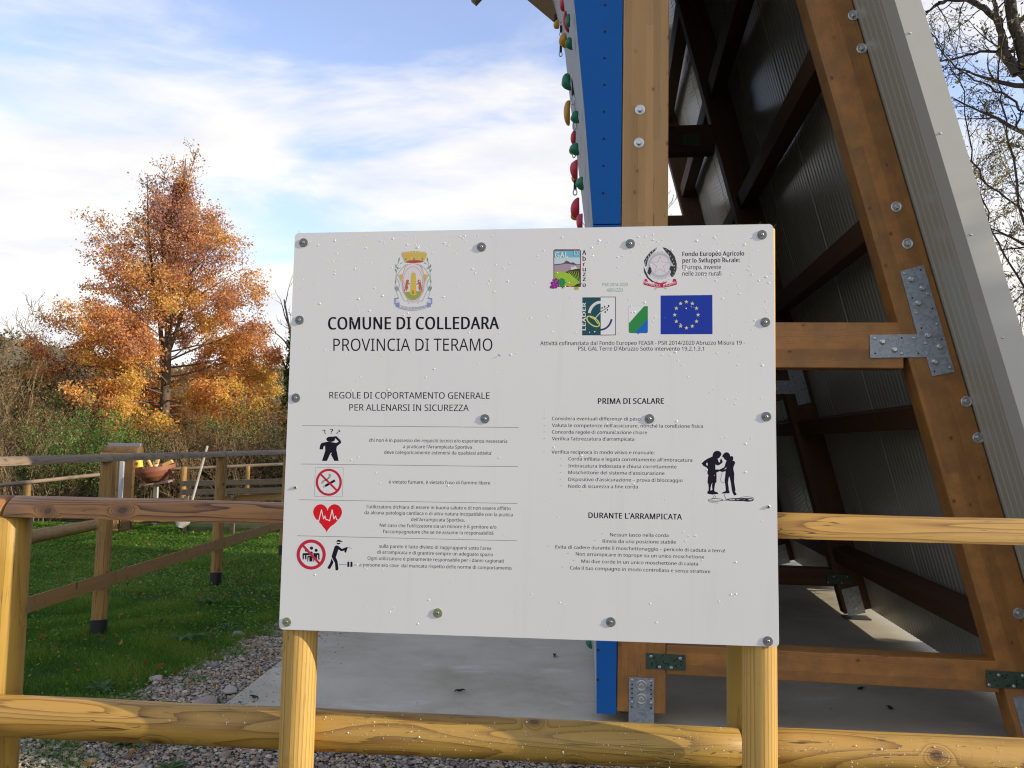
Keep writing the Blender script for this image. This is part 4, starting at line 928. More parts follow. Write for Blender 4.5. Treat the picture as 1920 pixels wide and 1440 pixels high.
# ---- lettering
TXT = []
def text(body, x0, y0, x1, y1, cap, col='black', off=0.0, shear=0.0, lay=1, name='text_line'): TXT.append((body, x0, y0, x1, y1, cap, col, off, shear, lay, name))
A, R3, R4 = 4.174, 4.0, 3.84
text('COMUNE DI COLLEDARA', 615, 617.7, 935.8, 617.0, 22.9, off=.020, name='title_line')
text('PROVINCIA DI TERAMO', 625, 657.9, 923.3, 657.7, 23.0, off=-.010, name='title_line')
text('REGOLE DI COPORTAMENTO GENERALE', 617.5, 747, 918, 747.8, 12.0, off=.006, name='heading_line')
text('PER ALLENARSI IN SICUREZZA', 655, 769.8, 879, 770.8, 12.0, off=.006, name='heading_line')
L3 = [('chi non è in possesso dei requisiti tecnici e/o esperienza necessaria', 688, 433, 1724, 442), ("a praticare l’Arrampicata Sportiva", 943, 481, 1458, 486), ("deve categoricamente astenersi da qualsiasi attivita’", 802, 524, 1610, 531), ("è vietato fumare, è vietato l’uso di fiamme libere", 836, 746, 1597, 754),
 ("l’utilizzatore dichiara di essere in buona salute e di non essere afflitto", 671, 932, 1750, 946), ("da alcuna patologia cardiaca o di altra natura incopatibile con la pratica", 653, 976, 1765, 993), ("dell’Arrampicata Sportiva.", 1003, 1028, 1405, 1033), ("Nel caso che l’utilizzatore sia un minore è il genitore e/o", 768, 1071, 1643, 1086), ("l’accompagnatore che se ne assume la responsabilità", 795, 1118, 1620, 1131),
 ("sulla parete è fatto divieto di raggrupparsi sotto l’area", 764, 1228, 1604, 1245), ("di arrampicata e di grantire sempre un adeguato spazio", 750, 1272, 1617, 1292), ("Ogni utilizzatore è pienamente responsabile per i danni cagionati", 677, 1318, 1698, 1340), ("a persone e/o cose  dal mancato rispetto delle norme di comportamento", 615, 1367, 1757, 1393)]
for b_, a0, a1, a2, a3 in L3: text(b_, 520 + a0 / 4, 720 + a1 / 4, 520 + a2 / 4, 720 + a3 / 4, 6.2)
L2 = [('Fondo Europeo Agricolo', 1150, 231, 1595, 227, 8.0, .016), ('per lo Sviluppo Rurale:', 1150, 278, 1565, 274, 8.0, .016), ("l’Europa investe", 1150, 326, 1428, 325, 8.0, 0), ('nelle zone rurali', 1150, 372, 1430, 371, 8.0, 0), ("Attività cofinanziata dal Fondo Europeo FEASR - PSR 2014/2020 Abruzzo Misura 19 -", 126, 873, 1600, 868, 7.4, -.006), ("PSL GAL Terre D’Abruzzo Sotto intervento 19.2.1.3.1", 400, 911, 1305, 912, 7.4, -.006)]
for b_, a0, a1, a2, a3, cp_, of in L2: text(b_, 980 + a0 / R4, 420 + a1 / R4, 980 + a2 / R4, 420 + a3 / R4, cp_, off=of)
text('PRIMA DI SCALARE', 1120.9, 757.2, 1245, 757, 10.4, off=.014, name='heading_line')
text("DURANTE L’ARRAMPICATA", 1103.2, 971.3, 1278.7, 974.2, 10.4, off=.014, name='heading_line')
L4 = [('Considera eventuali differenze di peso', 211, 260, 848, 264), ("Valuta le competenze nell’assicurare, nonché la condizione fisica", 211, 309, 1298, 316), ('Concorda regole di comunicazione chiare', 211, 357, 896, 361), ("Verifica l’attrezzatura d’arrampicata", 211, 405, 804, 409), ('Verifica reciproca in modo visivo e manuale:', 208, 501, 950, 506),
 ("Corda infilata e legata correttamente all’imbracatura", 329, 550, 1221, 560), ('Imbracatura indossata e chiusa correttamente', 329, 600, 1108, 608), ("Moschettone del sistema d'assicurazione", 329, 648, 1021, 655), ("Dispositivo d’assicurazione – prova di bloccaggio", 329, 698, 1151, 706), ('Nodo di sicurezza a fine corda', 329, 747, 829, 752),
 ('Nessun lasco nella corda', 629, 1097, 1050, 1102), ('Rinvia da una posizione stabile', 576, 1143, 1104, 1150), ('Evita di cadere durante il moschettonaggio – pericolo di caduta a terra!', 236, 1184, 1457, 1212), ('Non arrampicare in toprope su un unico moschettone', 383, 1235, 1306, 1257), ('Mai due corde in un unico moschettone di calata', 423, 1287, 1263, 1307), ('Cala il tuo compagno in modo controllato e senza strattoni', 341, 1335, 1350, 1362)]
for b_, a0, a1, a2, a3 in L4: text(b_, 980 + a0 / R4, 720 + a1 / R4, 980 + a2 / R4, 720 + a3 / R4, 6.2, off=.006)
dash = Art('bullet_dash', 980, 720, R4)
for x, y in [(155, 250), (155, 297), (155, 345), (154, 393), (153, 489), (273, 539), (272, 587), (272, 636), (271, 685), (271, 733), (573, 1079), (519, 1127), (180, 1167), (325, 1220), (366, 1272), (285, 1318)]: dash.poly([(x - 5, y - 1.6), (x + 6, y - 1.4), (x + 6, y + 1.6), (x - 5, y + 1.4)], 'grey', False)
dash.done()
for ch, y in zip('Abruzzo', (222, 265, 303, 340, 375, 410, 453)): cw = {'r': 16, 'A': 29}.get(ch, 24); xc = 443; text(ch, 980 + (xc - cw / 2) / R4, 420 + y / R4, 980 + (xc + cw / 2) / R4, 420 + y / R4, {'A': 8.6, 'b': 8.4}.get(ch, 8.4), off=.02, name='side_letter')
text('PSR 2014-2020', 1129, 536.7, 1177, 536.4, 6.2, 'psr', shear=.22); text('ABRUZZO', 1137, 547, 1168, 546.9, 6.2, 'psr', shear=.22)
text('GAL', 1040.6, 483.6, 1065.6, 483.4, 10.6, 'white', .012, lay=30); text("· D’", 1069.5, 479, 1086.5, 478.6, 8.8, 'paleblue', .0, lay=30)
# outlines of the letters used on the board: weight+character, advance, contours (x,y in 1/1000)
GLYPHS = """r!	181	90,-9 106,-7 119,1 129,15 132,36 129,57 119,71 106,79 90,81 74,79 60,71 51,57 48,36 51,15 60,1 74,-7;71,135 54,480 126,480 109,135
r'	151	57,306 44,480 107,480 94,306
r,	180	28,-87 37,-47 47,-3 55,40 61,78 124,78 129,71 118,33 104,-8 87,-49 71,-87
r-	216	27,154 27,206 189,206 189,154
r.	180	89,-9 106,-7 119,1 129,15 132,36 129,57 119,71 106,79 89,81 74,79 60,71 51,57 48,36 51,15 60,1 74,-7
r/	250	7,0 185,480 243,480 64,0
r0	384	191,-7 243,1 284,23 314,59 335,108 347,169 351,240 341,344 312,422 262,471 191,487 140,480 99,458 69,422 49,373 37,313 33,240 43,137 72,59 121,10;191,44 145,56 115,93 98,154 92,240 98,326 115,388 145,424 191,437 237,424 268,388 286,326 291,240 286,154 268,92 237,56
r1	384	181,0 238,0 238,480 189,480 60,379 91,339 142,381 154,391 164,400 173,408 183,418 182,399 181,381 181,361 181,335
r2	384	32,0 349,0 349,54 107,54 107,56 207,155 241,190 271,224 296,256 314,288 326,322 330,359 320,412 291,452 245,478 185,486 141,482 102,470 68,452 38,430 69,390 96,409 123,424 152,433 185,436 219,431 246,415 263,390 269,355 266,324 257,296 241,268 219,240 191,210 158,176 32,49
r3	384	162,-7 126,-5 92,-1 60,7 30,19 30,75 62,61 95,51 130,45 163,43 218,49 256,68 277,98 284,138 275,176 249,202 206,217 150,222 103,222 103,273 150,273 202,279 240,298 263,326 271,363 265,394 247,417 219,432 183,437 147,434 117,425 89,412 62,396 33,437 62,455 96,471 137,483 183,486 248,478 294,453 322,415 331,367 324,324 304,290 273,267 232,253 232,250 282,237 318,214 339,179 346,136 341,97 326,62 302,33 266,11 220,-2
r4	384	244,0 244,109 14,109 14,159 240,482 301,482 301,162 371,162 371,109 301,109 301,0;72,162 216,367 223,378 231,392 238,406 244,419 247,419 246,396 245,372 244,345 244,313 244,162
r9	384	129,-7 191,-1 240,17 279,46 307,82 327,125 340,173 347,223 349,275 344,340 328,393 302,434 269,463 230,480 187,486 143,481 106,467 76,443 53,411 38,371 34,324 43,263 72,217 115,189 171,179 211,183 243,196 267,214 285,235 289,235 286,197 280,161 269,128 254,99 233,75 205,57 171,46 128,42 96,44 69,50 69,0 82,-3 98,-5 114,-6;184,226 143,232 115,252 98,284 92,325 99,374 119,409 149,430 187,437 218,432 244,418 264,397 278,371 287,342 289,314 286,292 276,272 261,254 240,239 214,229
r:	180	89,-9 106,-7 119,1 129,15 132,36 129,57 119,71 106,79 89,81 74,79 60,71 51,57 48,36 51,15 60,1 74,-7;89,278 106,281 119,289 129,303 132,324 129,345 119,359 106,367 89,369 74,367 60,359 51,345 48,324 51,303 60,289 74,281
r?	291	120,-9 136,-7 149,1 158,15 161,36 158,57 149,71 136,79 120,81 104,79 90,71 82,57 79,36 82,15 90,1 104,-7;94,135 94,153 95,177 99,197 106,215 117,232 131,249 150,267 174,288 191,304 203,319 212,333 216,349 218,367 212,396 197,417 171,430 136,435 105,432 78,426 53,417 29,406 8,453 36,466 67,477 102,484 140,486 197,478 239,455 265,417 274,369 272,341 264,317 253,297 237,278 217,260 195,240 175,223 161,208 151,194 145,180 142,164 141,146 141,135
rA	429	0,0 187,482 242,482 428,0 366,0 308,148 118,148 61,0;138,202 193,347 197,361 203,378 209,399 214,419 217,409 221,396 225,381 230,367 234,355 236,347 290,202
rB	437	65,0 65,480 202,480 281,473 338,453 373,417 384,361 378,322 361,290 332,268 293,255 293,251 322,244 348,234 369,218 386,197 397,170 400,136 389,79 356,36 303,9 234,0;126,275 126,428 205,428 258,424 294,411 315,388 322,354 316,320 299,295 266,280 214,275;126,51 126,225 218,225 274,219 310,202 329,175 336,141 330,105 311,76 276,57 222,51
rC	424	261,-7 194,1 139,24 96,60 65,109 47,170 41,240 48,309 67,368 100,418 146,455 203,478 271,486 342,479 404,458 379,407 356,417 330,425 302,431 271,433 202,420 149,381 116,320 105,240 115,160 146,98 198,59 270,46 301,48 330,52 358,58 385,65 385,13 358,4 329,-2 298,-6
rD	490	65,0 65,480 213,480 281,473 338,453 385,419 420,374 442,315 449,244 433,138 383,61 304,15 199,0;126,52 126,428 204,428 281,417 338,383 374,326 385,242 337,99 191,52
rE	373	65,0 65,480 333,480 333,426 126,426 126,277 321,277 321,224 126,224 126,53 333,53 333,0
rF	349	65,0 65,480 333,480 333,426 126,426 126,257 320,257 320,203 126,203 126,0
rG	489	271,-7 202,1 145,23 100,59 67,108 48,169 41,240 48,310 71,370 107,419 155,456 217,479 289,486 329,484 366,479 400,470 433,458 410,406 383,416 352,425 320,431 286,433 210,420 152,381 116,320 104,240 109,186 123,139 146,100 181,70 226,52 285,46 314,47 338,49 360,53 379,57 379,199 273,199 273,253 439,253 439,18 400,7 361,-1 318,-5
rH	498	65,0 65,480 126,480 126,277 371,277 371,480 432,480 432,0 371,0 371,224 126,224 126,0
rI	228	27,0 27,35 83,48 83,431 27,445 27,480 200,480 200,445 144,431 144,48 200,35 200,0
rL	352	65,0 65,480 126,480 126,54 335,54 335,0
rM	609	65,0 65,480 154,480 302,87 305,87 455,480 544,480 544,0 484,0 484,295 485,330 486,364 487,395 489,420 486,420 326,0 277,0 119,420 116,420 118,396 120,364 121,328 121,291 121,0
rN	510	65,0 65,480 135,480 391,83 394,83 393,96 392,115 391,137 390,162 389,186 389,209 389,480 445,480 445,0 375,0 118,398 116,398 117,372 119,340 120,304 121,268 121,0
rO	525	263,-7 329,1 384,24 427,61 458,110 477,171 484,240 477,310 458,370 427,420 384,456 329,479 263,487 195,479 139,456 96,419 65,370 47,310 41,241 47,171 65,111 96,61 139,24 194,1;263,46 192,59 143,98 114,159 105,240 114,321 143,382 193,421 263,434 334,421 382,382 410,321 420,240 410,159 382,98 333,59
rP	406	65,0 65,480 192,480 273,470 329,443 361,398 372,338 368,300 354,264 330,233 294,208 245,192 181,187 126,187 126,0;126,238 126,428 187,428 242,422 280,405 302,376 310,336 301,290 276,261 234,244 174,238
rR	418	65,0 65,480 197,480 275,471 329,446 361,403 372,343 369,308 358,279 342,256 322,239 300,225 276,215 408,0 337,0 221,198 126,198 126,0;126,249 126,427 194,427 245,422 281,407 303,381 310,340 303,301 283,272 248,255 197,249
rS	369	166,-7 236,2 291,29 326,72 337,128 333,163 322,191 303,214 278,233 245,251 206,267 171,281 144,294 125,308 111,323 104,341 101,363 107,392 124,414 153,428 192,433 223,431 253,426 281,418 307,408 326,459 297,470 266,479 231,484 193,486 151,483 114,471 83,454 60,429 45,400 40,364 48,314 72,276 110,246 164,222 203,207 232,192 253,178 267,163 274,145 277,123 270,91 249,66 216,51 169,46 131,48 94,54 61,64 34,74 34,16 60,7 91,-1 127,-5
rT	373	156,0 156,426 7,426 7,480 366,480 366,426 217,426 217,0
rU	491	243,-7 301,-1 348,16 384,44 410,80 425,122 430,169 430,480 370,480 370,169 363,120 341,80 303,54 246,46 191,54 152,78 129,117 121,169 121,480 60,480 60,171 72,98 107,42 164,5
rV	403	171,0 0,480 63,480 171,172 181,143 189,117 196,91 201,67 207,91 214,117 222,144 232,173 339,480 403,480 232,0
rZ	384	26,0 358,0 358,54 99,54 351,434 351,480 34,480 34,426 278,426 26,46
ra	377	144,-7 185,-3 216,7 241,25 265,51 268,51 279,0 322,0 322,245 314,300 291,337 251,359 193,366 159,364 126,357 96,347 71,335 89,291 112,301 136,310 163,316 190,318 222,314 245,301 260,277 265,238 265,217 203,215 127,206 73,183 41,148 31,100 39,52 63,19 100,0;158,41 200,47 234,66 256,98 264,144 264,176 211,174 154,167 118,152 98,130 92,99 97,73 110,55 132,44
rb	413	228,-7 189,-3 158,9 134,26 116,46 111,46 99,0 57,0 57,510 116,510 116,386 116,364 115,344 114,326 113,312 116,312 134,333 158,351 189,362 228,366 288,354 335,319 366,261 376,180 366,99 335,40 288,5;219,42 261,51 291,78 309,121 315,181 291,283 218,317 169,309 138,284 122,242 116,182 116,179 122,121 138,78 169,51
rc	322	201,-7 230,-5 254,-2 275,4 294,13 294,65 274,57 253,50 229,46 201,44 156,53 124,79 105,121 98,179 125,281 204,315 224,314 244,310 265,304 282,298 300,347 282,355 259,361 233,365 206,367 160,362 119,347 85,322 59,286 42,238 37,178 42,120 58,73 83,38 117,13 156,-2
rd	413	185,-7 223,-3 254,9 278,27 297,48 300,48 308,0 356,0 356,510 297,510 297,367 297,355 299,339 300,324 301,314 297,314 278,334 254,351 223,363 185,367 125,355 78,319 47,261 37,179 47,98 77,40 124,5;194,42 152,51 122,78 104,121 98,178 104,235 122,280 152,308 193,318 244,309 275,282 292,238 298,179 298,168 292,113 274,74 243,50
re	379	210,-7 245,-5 274,-1 301,6 328,17 328,69 301,58 274,50 245,45 213,44 165,52 129,76 107,115 98,169 345,169 345,204 340,250 327,290 305,322 276,347 239,362 196,367 151,361 112,344 81,316 57,279 42,232 37,177 42,122 59,76 85,40 120,14 162,-2;99,216 109,259 129,291 158,312 195,318 234,311 262,290 277,257 283,216
rf	231	73,0 73,314 10,314 10,342 73,362 73,383 81,443 104,483 141,506 190,514 211,513 229,510 246,506 260,502 244,455 233,459 220,462 205,465 191,465 165,460 147,446 136,420 132,383 132,360 223,360 223,314 132,314 132,0
rg	413	195,-161 123,-155 65,-138 65,-84 125,-105 198,-112 240,-105 271,-85 291,-53 298,-11 298,3 298,13 298,27 299,39 300,48 297,48 251,7 185,-7 123,6 76,42 47,101 37,179 47,256 76,316 123,354 185,367 219,363 249,353 275,336 298,312 301,312 309,360 356,360 356,-6 346,-74 317,-122 267,-151;194,42 153,50 123,77 104,120 98,179 104,237 123,281 153,308 193,317 240,309 273,285 292,243 298,179 298,165 292,109 273,71 241,49
rh	415	57,0 57,510 116,510 116,361 115,335 113,310 117,310 137,334 164,352 195,362 229,366 287,358 328,335 352,294 361,234 361,0 302,0 302,230 282,295 222,317 171,309 139,283 122,242 116,186 116,0
ri	173	57,0 57,360 116,360 116,0;87,420 100,422 111,429 119,441 122,457 119,474 111,486 100,493 87,495 74,493 62,486 55,474 52,457 55,441 62,429 74,422
rl	173	57,0 57,510 116,510 116,0
rm	628	57,0 57,360 105,360 113,311 117,311 137,336 162,353 192,363 223,367 293,352 333,306 336,306 358,333 386,352 418,363 452,367 505,359 543,335 566,295 574,234 574,0 515,0 515,232 497,296 442,317 397,309 367,287 350,250 345,199 345,0 286,0 286,232 268,296 212,317 166,309 137,283 121,242 116,187 116,0
rn	415	57,0 57,360 105,360 113,311 117,311 138,336 165,353 197,363 230,367 287,359 328,335 352,295 361,234 361,0 302,0 302,230 282,295 222,317 171,309 139,283 122,242 116,187 116,0
ro	406	202,-7 157,-1 117,15 84,42 58,79 42,125 37,181 48,260 82,318 135,355 204,367 250,361 290,345 324,318 349,282 365,236 370,181 359,101 325,42 271,6;203,42 156,52 123,80 104,123 98,181 104,238 123,281 155,308 203,317 251,308 283,281 303,238 309,181 303,123 283,80 251,52
rp	413	57,-161 57,360 105,360 113,311 116,311 135,333 158,351 189,363 228,367 288,355 335,320 366,262 376,181 366,100 335,41 288,5 228,-7 190,-3 159,9 135,26 116,46 112,46 113,33 115,17 116,1 116,-13 116,-161;219,42 169,51 138,78 122,122 116,181 116,192 123,247 140,286 171,309 218,317 261,308 291,280 309,237 315,181 312,143 305,110 291,82 273,60 249,47
rq	413	297,-161 356,-161 356,360 309,360 300,311 298,311 279,333 255,351 224,363 185,367 126,355 78,319 47,261 37,179 47,98 78,40 124,5 183,-7 222,-3 254,9 278,27 296,48 300,48 299,36 298,21 297,6 297,-7;195,42 152,51 122,78 104,121 98,178 104,235 122,280 151,308 193,318 243,309 275,282 292,239 298,179 298,167 291,112 274,73 242,50
rr	277	57,0 57,360 105,360 112,294 115,294 135,322 160,345 190,361 225,367 235,366 247,366 258,364 267,363 260,308 251,310 241,312 231,313 221,313 194,309 169,298 147,280 131,256 120,226 116,192 116,0
rs	322	148,-7 207,0 253,20 282,53 291,99 288,126 279,147 263,165 242,180 215,193 183,206 153,219 129,229 111,239 99,249 93,261 91,275 95,293 110,307 133,315 165,318 191,317 216,312 241,304 264,296 284,343 258,353 231,360 201,365 169,367 115,360 72,342 44,312 34,271 38,244 48,223 64,206 86,191 113,177 146,164 177,151 200,140 217,129 227,118 233,107 234,94 229,72 214,55 188,45 149,41 118,43 87,50 59,60 35,70 35,16 57,7 83,-1 113,-5
rt	242	167,-7 184,-6 201,-4 216,0 228,4 228,49 218,46 205,44 191,42 177,42 155,46 137,57 125,77 121,106 121,314 225,314 225,360 121,360 121,443 86,443 62,366 11,343 11,314 62,314 62,105 65,66 77,37 94,16 115,3 140,-4
ru	415	184,-7 218,-3 250,6 277,23 298,48 301,48 310,0 358,0 358,360 299,360 299,173 293,117 276,76 243,51 193,42 133,64 113,128 113,360 53,360 53,124 61,65 86,25 127,1
rv	341	136,0 0,360 63,360 140,148 145,132 151,115 157,97 162,80 166,65 169,52 171,52 175,65 179,81 184,98 190,116 196,133 201,148 278,360 341,360 204,0
rz	316	26,0 289,0 289,46 94,46 285,316 285,360 38,360 38,314 220,314 26,39
r·	403	64,0 64,480 339,480 339,0;98,34 98,445 306,445 306,34
rà	403	64,0 64,480 339,480 339,0;98,34 98,445 306,445 306,34
rè	403	64,0 64,480 339,480 339,0;98,34 98,445 306,445 306,34
ré	403	64,0 64,480 339,480 339,0;98,34 98,445 306,445 306,34
r–	403	64,0 64,480 339,480 339,0;98,34 98,445 306,445 306,34
r’	403	64,0 64,480 339,480 339,0;98,34 98,445 306,445 306,34"""
GL = {}
for ln in GLYPHS.split('\n'):
    k, ad, cs = ln.split('\t'); GL[k] = (int(ad), [[tuple(map(int, p.split(','))) for p in c.split(' ')] for c in cs.split(';')])
for wt in 'r':
    # apostrophe from a raised comma; accented vowels; dash and middle dot
    st = 44 if wt == 'r' else 66
    GL[wt + '’'] = (120, [[(34, 500), (34 + st + 22, 500), (34 + st + 10, 420), (34 + 18, 362), (14, 362), (34, 430)]])
    for ch, bs, ac in (('à', 'a', 0), ('è', 'e', 0), ('é', 'e', 1)):
        if wt + bs in GL:
            ad, cs = GL[wt + bs]; m_ = ad // 2 + 6; pts = [(m_ - 95, 525), (m_ - 30, 525), (m_ + 40, 408), (m_ - 4, 408)]
            GL[wt + ch] = (ad, cs + [[(2 * m_ - x - (20), y) for x, y in pts] if ac else pts])
    GL[wt + '–'] = (336, [[(20, 150), (316, 150), (316, 196), (20, 196)]]); GL[wt + '·'] = (180, [[(60, 200), (120, 200), (120, 262), (60, 262)]])
GCACHE = {}
def inside(p, c):
    r_ = False
    for (x1, y1), (x2, y2) in zip(c, c[1:] + c[:1]):
        if (y1 > p[1]) != (y2 > p[1]) and p[0] < (x2 - x1) * (p[1] - y1) / (y2 - y1) + x1: r_ = not r_
    return r_
def glyph_mesh(k):
    if k in GCACHE: return GCACHE[k]
    cs = [c for c in GL[k][1] if len(c) > 2]; dep = [sum(inside(c[0], d) for d in cs if d is not c) for c in cs]; V = []; T = []
    for c, dp in zip(cs, dep):
        if dp % 2: continue
        loops = [c] + [h for h, dh in zip(cs, dep) if dh == dp + 1 and inside(h[0], c)]
        b0 = len(V); V += [p for l in loops for p in l]
        T += [tuple(b0 + i for i in t) for t in tessellate_polygon([[Vector((x, y, 0)) for x, y in l] for l in loops])]
    GCACHE[k] = (V, T); return GCACHE[k]
CAPH = 480.
STROKE = dict(l=[(0, 0, 0)], r=[(-5, 0, 0), (5, 0, 1)], b=[(-20, -5, 0), (-7, 5, 1), (7, -5, 2), (20, 5, 3)])
def run(body, wt='r', shear=0.0):
    V = []; T = []; x0 = 0
    for ch in body:
        if ch == ' ': x0 += 175; continue
        k = 'r' + ch; gv, gt = glyph_mesh(k)
        for dx, dy, dl in STROKE[wt]:     # a bolder weight is the outline struck again a hair to the side, one on top of the other
            b0 = len(V); V += [(x0 + x + shear * y + dx, y + dy, dl) for x, y in gv]; T += [tuple(b0 + i for i in t) for t in gt]
        x0 += GL[k][0] + (22 if wt == 'b' else 0)
    a_ = np.array(V, float); run.lift = a_[:, 2]; return a_[:, :2], T
def emit(name, pix, fs, col, lay):
    q = BL(pix); y = -.00004 - .000014 * lay; lf_ = run.lift if len(run.lift) == len(q) else np.zeros(len(q)); V = [(a, y - 4e-6 * l_, b) for (a, b), l_ in zip(q, lf_)]; F_ = []
    for i, j, k in fs:
        if (V[j][0] - V[i][0]) * (V[k][2] - V[i][2]) - (V[j][2] - V[i][2]) * (V[k][0] - V[i][0]) < 0: j, k = k, j
        F_.append((i, j, k))
    return obj(name, mesh(name, V, F_, INK[col]), panel, BM.copy())
def tn(co): return (co[:, 0] - co[:, 0].min()) / (co[:, 0].max() - co[:, 0].min())
for (body, x0, y0, x1, y1, cap, col, off, shear, lay, name) in TXT:
    co, fs = run(body, 'b' if off > .01 else 'l' if off < -.008 else 'r', shear); t = tn(co)
    emit(name, np.stack([x0 + (x1 - x0) * t, y0 + (y1 - y0) * t - co[:, 1] / CAPH * cap], 1), fs, col, lay)
co, fs = run('LEADER', 'b'); emit('leader_word', np.stack([1098.2 - 6.4 * (co[:, 1] / CAPH), 619.3 - 52 * tn(co)], 1), fs, 'white', 3)
for k, (wd, xa, xb) in enumerate([('REPVBBLICA', 1381, 1618), ('ITALIANA', 1640, 1832)]):
    co, fs = run(wd); x = xa + 8 + (xb - xa - 16) * tn(co)
    yb = 598 + 14 - ((x - 1610) / 230) ** 2 * 56; sc = 1920 / 260
    emit('ribbon_word', np.stack([1020 + x / sc, 455 + (yb - co[:, 1] / CAPH * 34) / sc], 1), fs, 'white', 40)
co, fs = run('COLLEDARA'); x = 205 + 590 * tn(co); sc = 997 / 90; yb = 1330 - ((x - 490) / 300) ** 2 * 48
emit('crest_word', np.stack([730 + x / sc, 460 + (yb - co[:, 1] / CAPH * 50) / sc], 1), fs, 'line', 70)
# ---- rules of the table
ru = Art('table_rule')
for p in [(567, 798, 972.5, 801.5), (564.5, 870, 971, 875), (561, 937, 970, 944), (557.5, 1004.5, 969, 1014)]: ru.line([(p[0], p[1]), (p[2], p[3])], 1.0, 'grey', up=False)
ru.done()
# ---- pictograms
a = Art('thinking_figure', 520, 720, 4.)
a.ell(400, 414, 33, 20, 'black'); a.line([(420, 402), (440, 400), (466, 425), (470, 436), (430, 462)], 17, 'black'); a.poly([(352, 438), (380, 432), (410, 436), (440, 442), (470, 428), (478, 442), (447, 468), (443, 490), (460, 577), (428, 577), (398, 520), (372, 577), (335, 577), (360, 500), (358, 462), (346, 470), (342, 491), (316, 490), (322, 456), (334, 441)], 'black')
a.done()
tq = [('?', 606.5, 812.6, 611.5, 812.3, 8)]
def glyph(body, x0, y0, x1, y1, cap, col, rot, name, off=.02):
    co, fs = run(body, 'b'); co = co - (co.max(0) + co.min(0)) / 2; k = cap / CAPH; c, s_ = math.cos(rot), math.sin(rot)
    emit(name, np.stack([x0 + (co[:, 0] * c - co[:, 1] * s_) * k * 1.25, y0 - (co[:, 0] * s_ + co[:, 1] * c) * k], 1), fs, col, 1)
glyph('?', 608.5, 809.5, 0, 0, 7.5, 'black', .5, 'question_mark', 0); glyph('?', 621.5, 808.6, 0, 0, 8, 'black', 0, 'question_mark', 0); glyph('?', 634, 809.8, 0, 0, 7.5, 'black', -.45, 'question_mark', 0)
a = Art('no_smoking_symbol', 520, 720, 4.)
a.line([(285, 626), (495, 628), (488, 846), (278, 843)], 2, 'grey', True); a.poly([(355, 757), (428, 715), (437, 730), (364, 772)], 'black'); 
for k in range(3): a.line([(343 + 6 * k, 764 - 3 * k), (349 + 6 * k, 779 - 3 * k)], 2, 'black', up=False)
for k in range(3): a.line([(334 + 7 * k, 750 - 3 * k), (332 + 7 * k, 735), (344 + 6 * k, 722 + 2 * k), (366, 716 + 4 * k), (382 + 5 * k, 705), (388 + 6 * k, 690), (386 + 6 * k, 674)], 2.2, 'black', up=False)
a.line([(320, 672), (450, 802)], 15, 'red'); a.ring(386, 737, 98, 102, 18, 'red'); a.done()
a = Art('heart_symbol', 520, 720, 4.)
H = []
for i in range(60):
    t = 2 * math.pi * i / 60; x = 16 * math.sin(t) ** 3; y = 13 * math.cos(t) - 5 * math.cos(2 * t) - 2 * math.cos(3 * t) - math.cos(4 * t); H.append((377 + x * 6.75 - (8 if y < -10 else 0) * .8, 990 - y * 7.4))
a.poly(H, 'heart'); a.line([(283, 1019), (300, 1022), (308, 1038), (331, 944), (347, 1012), (358, 990), (366, 1018), (376, 1018), (392, 1026), (411, 944), (424, 1012), (436, 990), (446, 1018), (468, 1022)], 6.5, 'white'); a.done()
S4 = 1920 / 140
a = Art('no_gathering_symbol', 540, 1000, S4)
for x, y, r in ((605, 380, 42), (725, 437, 40), (470, 437, 36), (598, 505, 40)): a.ell(x, y, r, r, 'black')
a.poly([(375, 668), (375, 530), (392, 508), (640, 508), (560, 560), (478, 560), (476, 668), (440, 668), (436, 560), (412, 560), (408, 668)], 'black'); a.poly([(645, 508), (795, 508), (812, 530), (812, 675), (776, 675), (774, 560), (750, 560), (745, 700), (700, 640), (660, 560)], 'black'); a.poly([(500, 722), (498, 600), (520, 575), (640, 575), (672, 600), (672, 728), (654, 728), (650, 620), (630, 620), (628, 724), (552, 724), (548, 610), (530, 610), (520, 722)], 'black')
a.line([(400, 330), (800, 765)], 62, 'red'); a.ring(597, 545, 375, 388, 82, 'red'); a.done()
a = Art('belaying_figure', 540, 1000, S4)
a.poly([(1237, 212), (1262, 178), (1305, 162), (1350, 180), (1375, 195), (1412, 208), (1370, 222)], 'black'); a.poly([(1243, 245), (1357, 248), (1335, 275), (1298, 288), (1262, 275)], 'black')
a.poly([(1215, 318), (1255, 305), (1295, 322), (1385, 400), (1515, 350), (1537, 368), (1493, 500), (1450, 485), (1455, 438), (1385, 462), (1365, 458), (1300, 410), (1230, 615), (1275, 720), (1298, 915), (1285, 945), (1255, 955), (1222, 940), (1208, 760), (1120, 605), (1130, 565), (1195, 350)], 'black')
a.poly([(1118, 645), (1170, 740), (1160, 770), (1090, 905), (1060, 918), (1022, 900), (1016, 880), (1085, 760)], 'black')
a.line([(1530, 352), (1590, 370), (1635, 395)], 10, 'grey'); a.line([(1310, 803), (1510, 806)], 9, 'black'); a.line([(1680, 814), (1770, 816)], 9, 'black')
for x in (1528, 1608): a.poly([(x, 735), (x + 52, 735), (x + 50, 862), (x - 2, 862)], 'black'); a.line([(x + 26, 712), (x + 26, 736)], 6, 'black')
a.done()
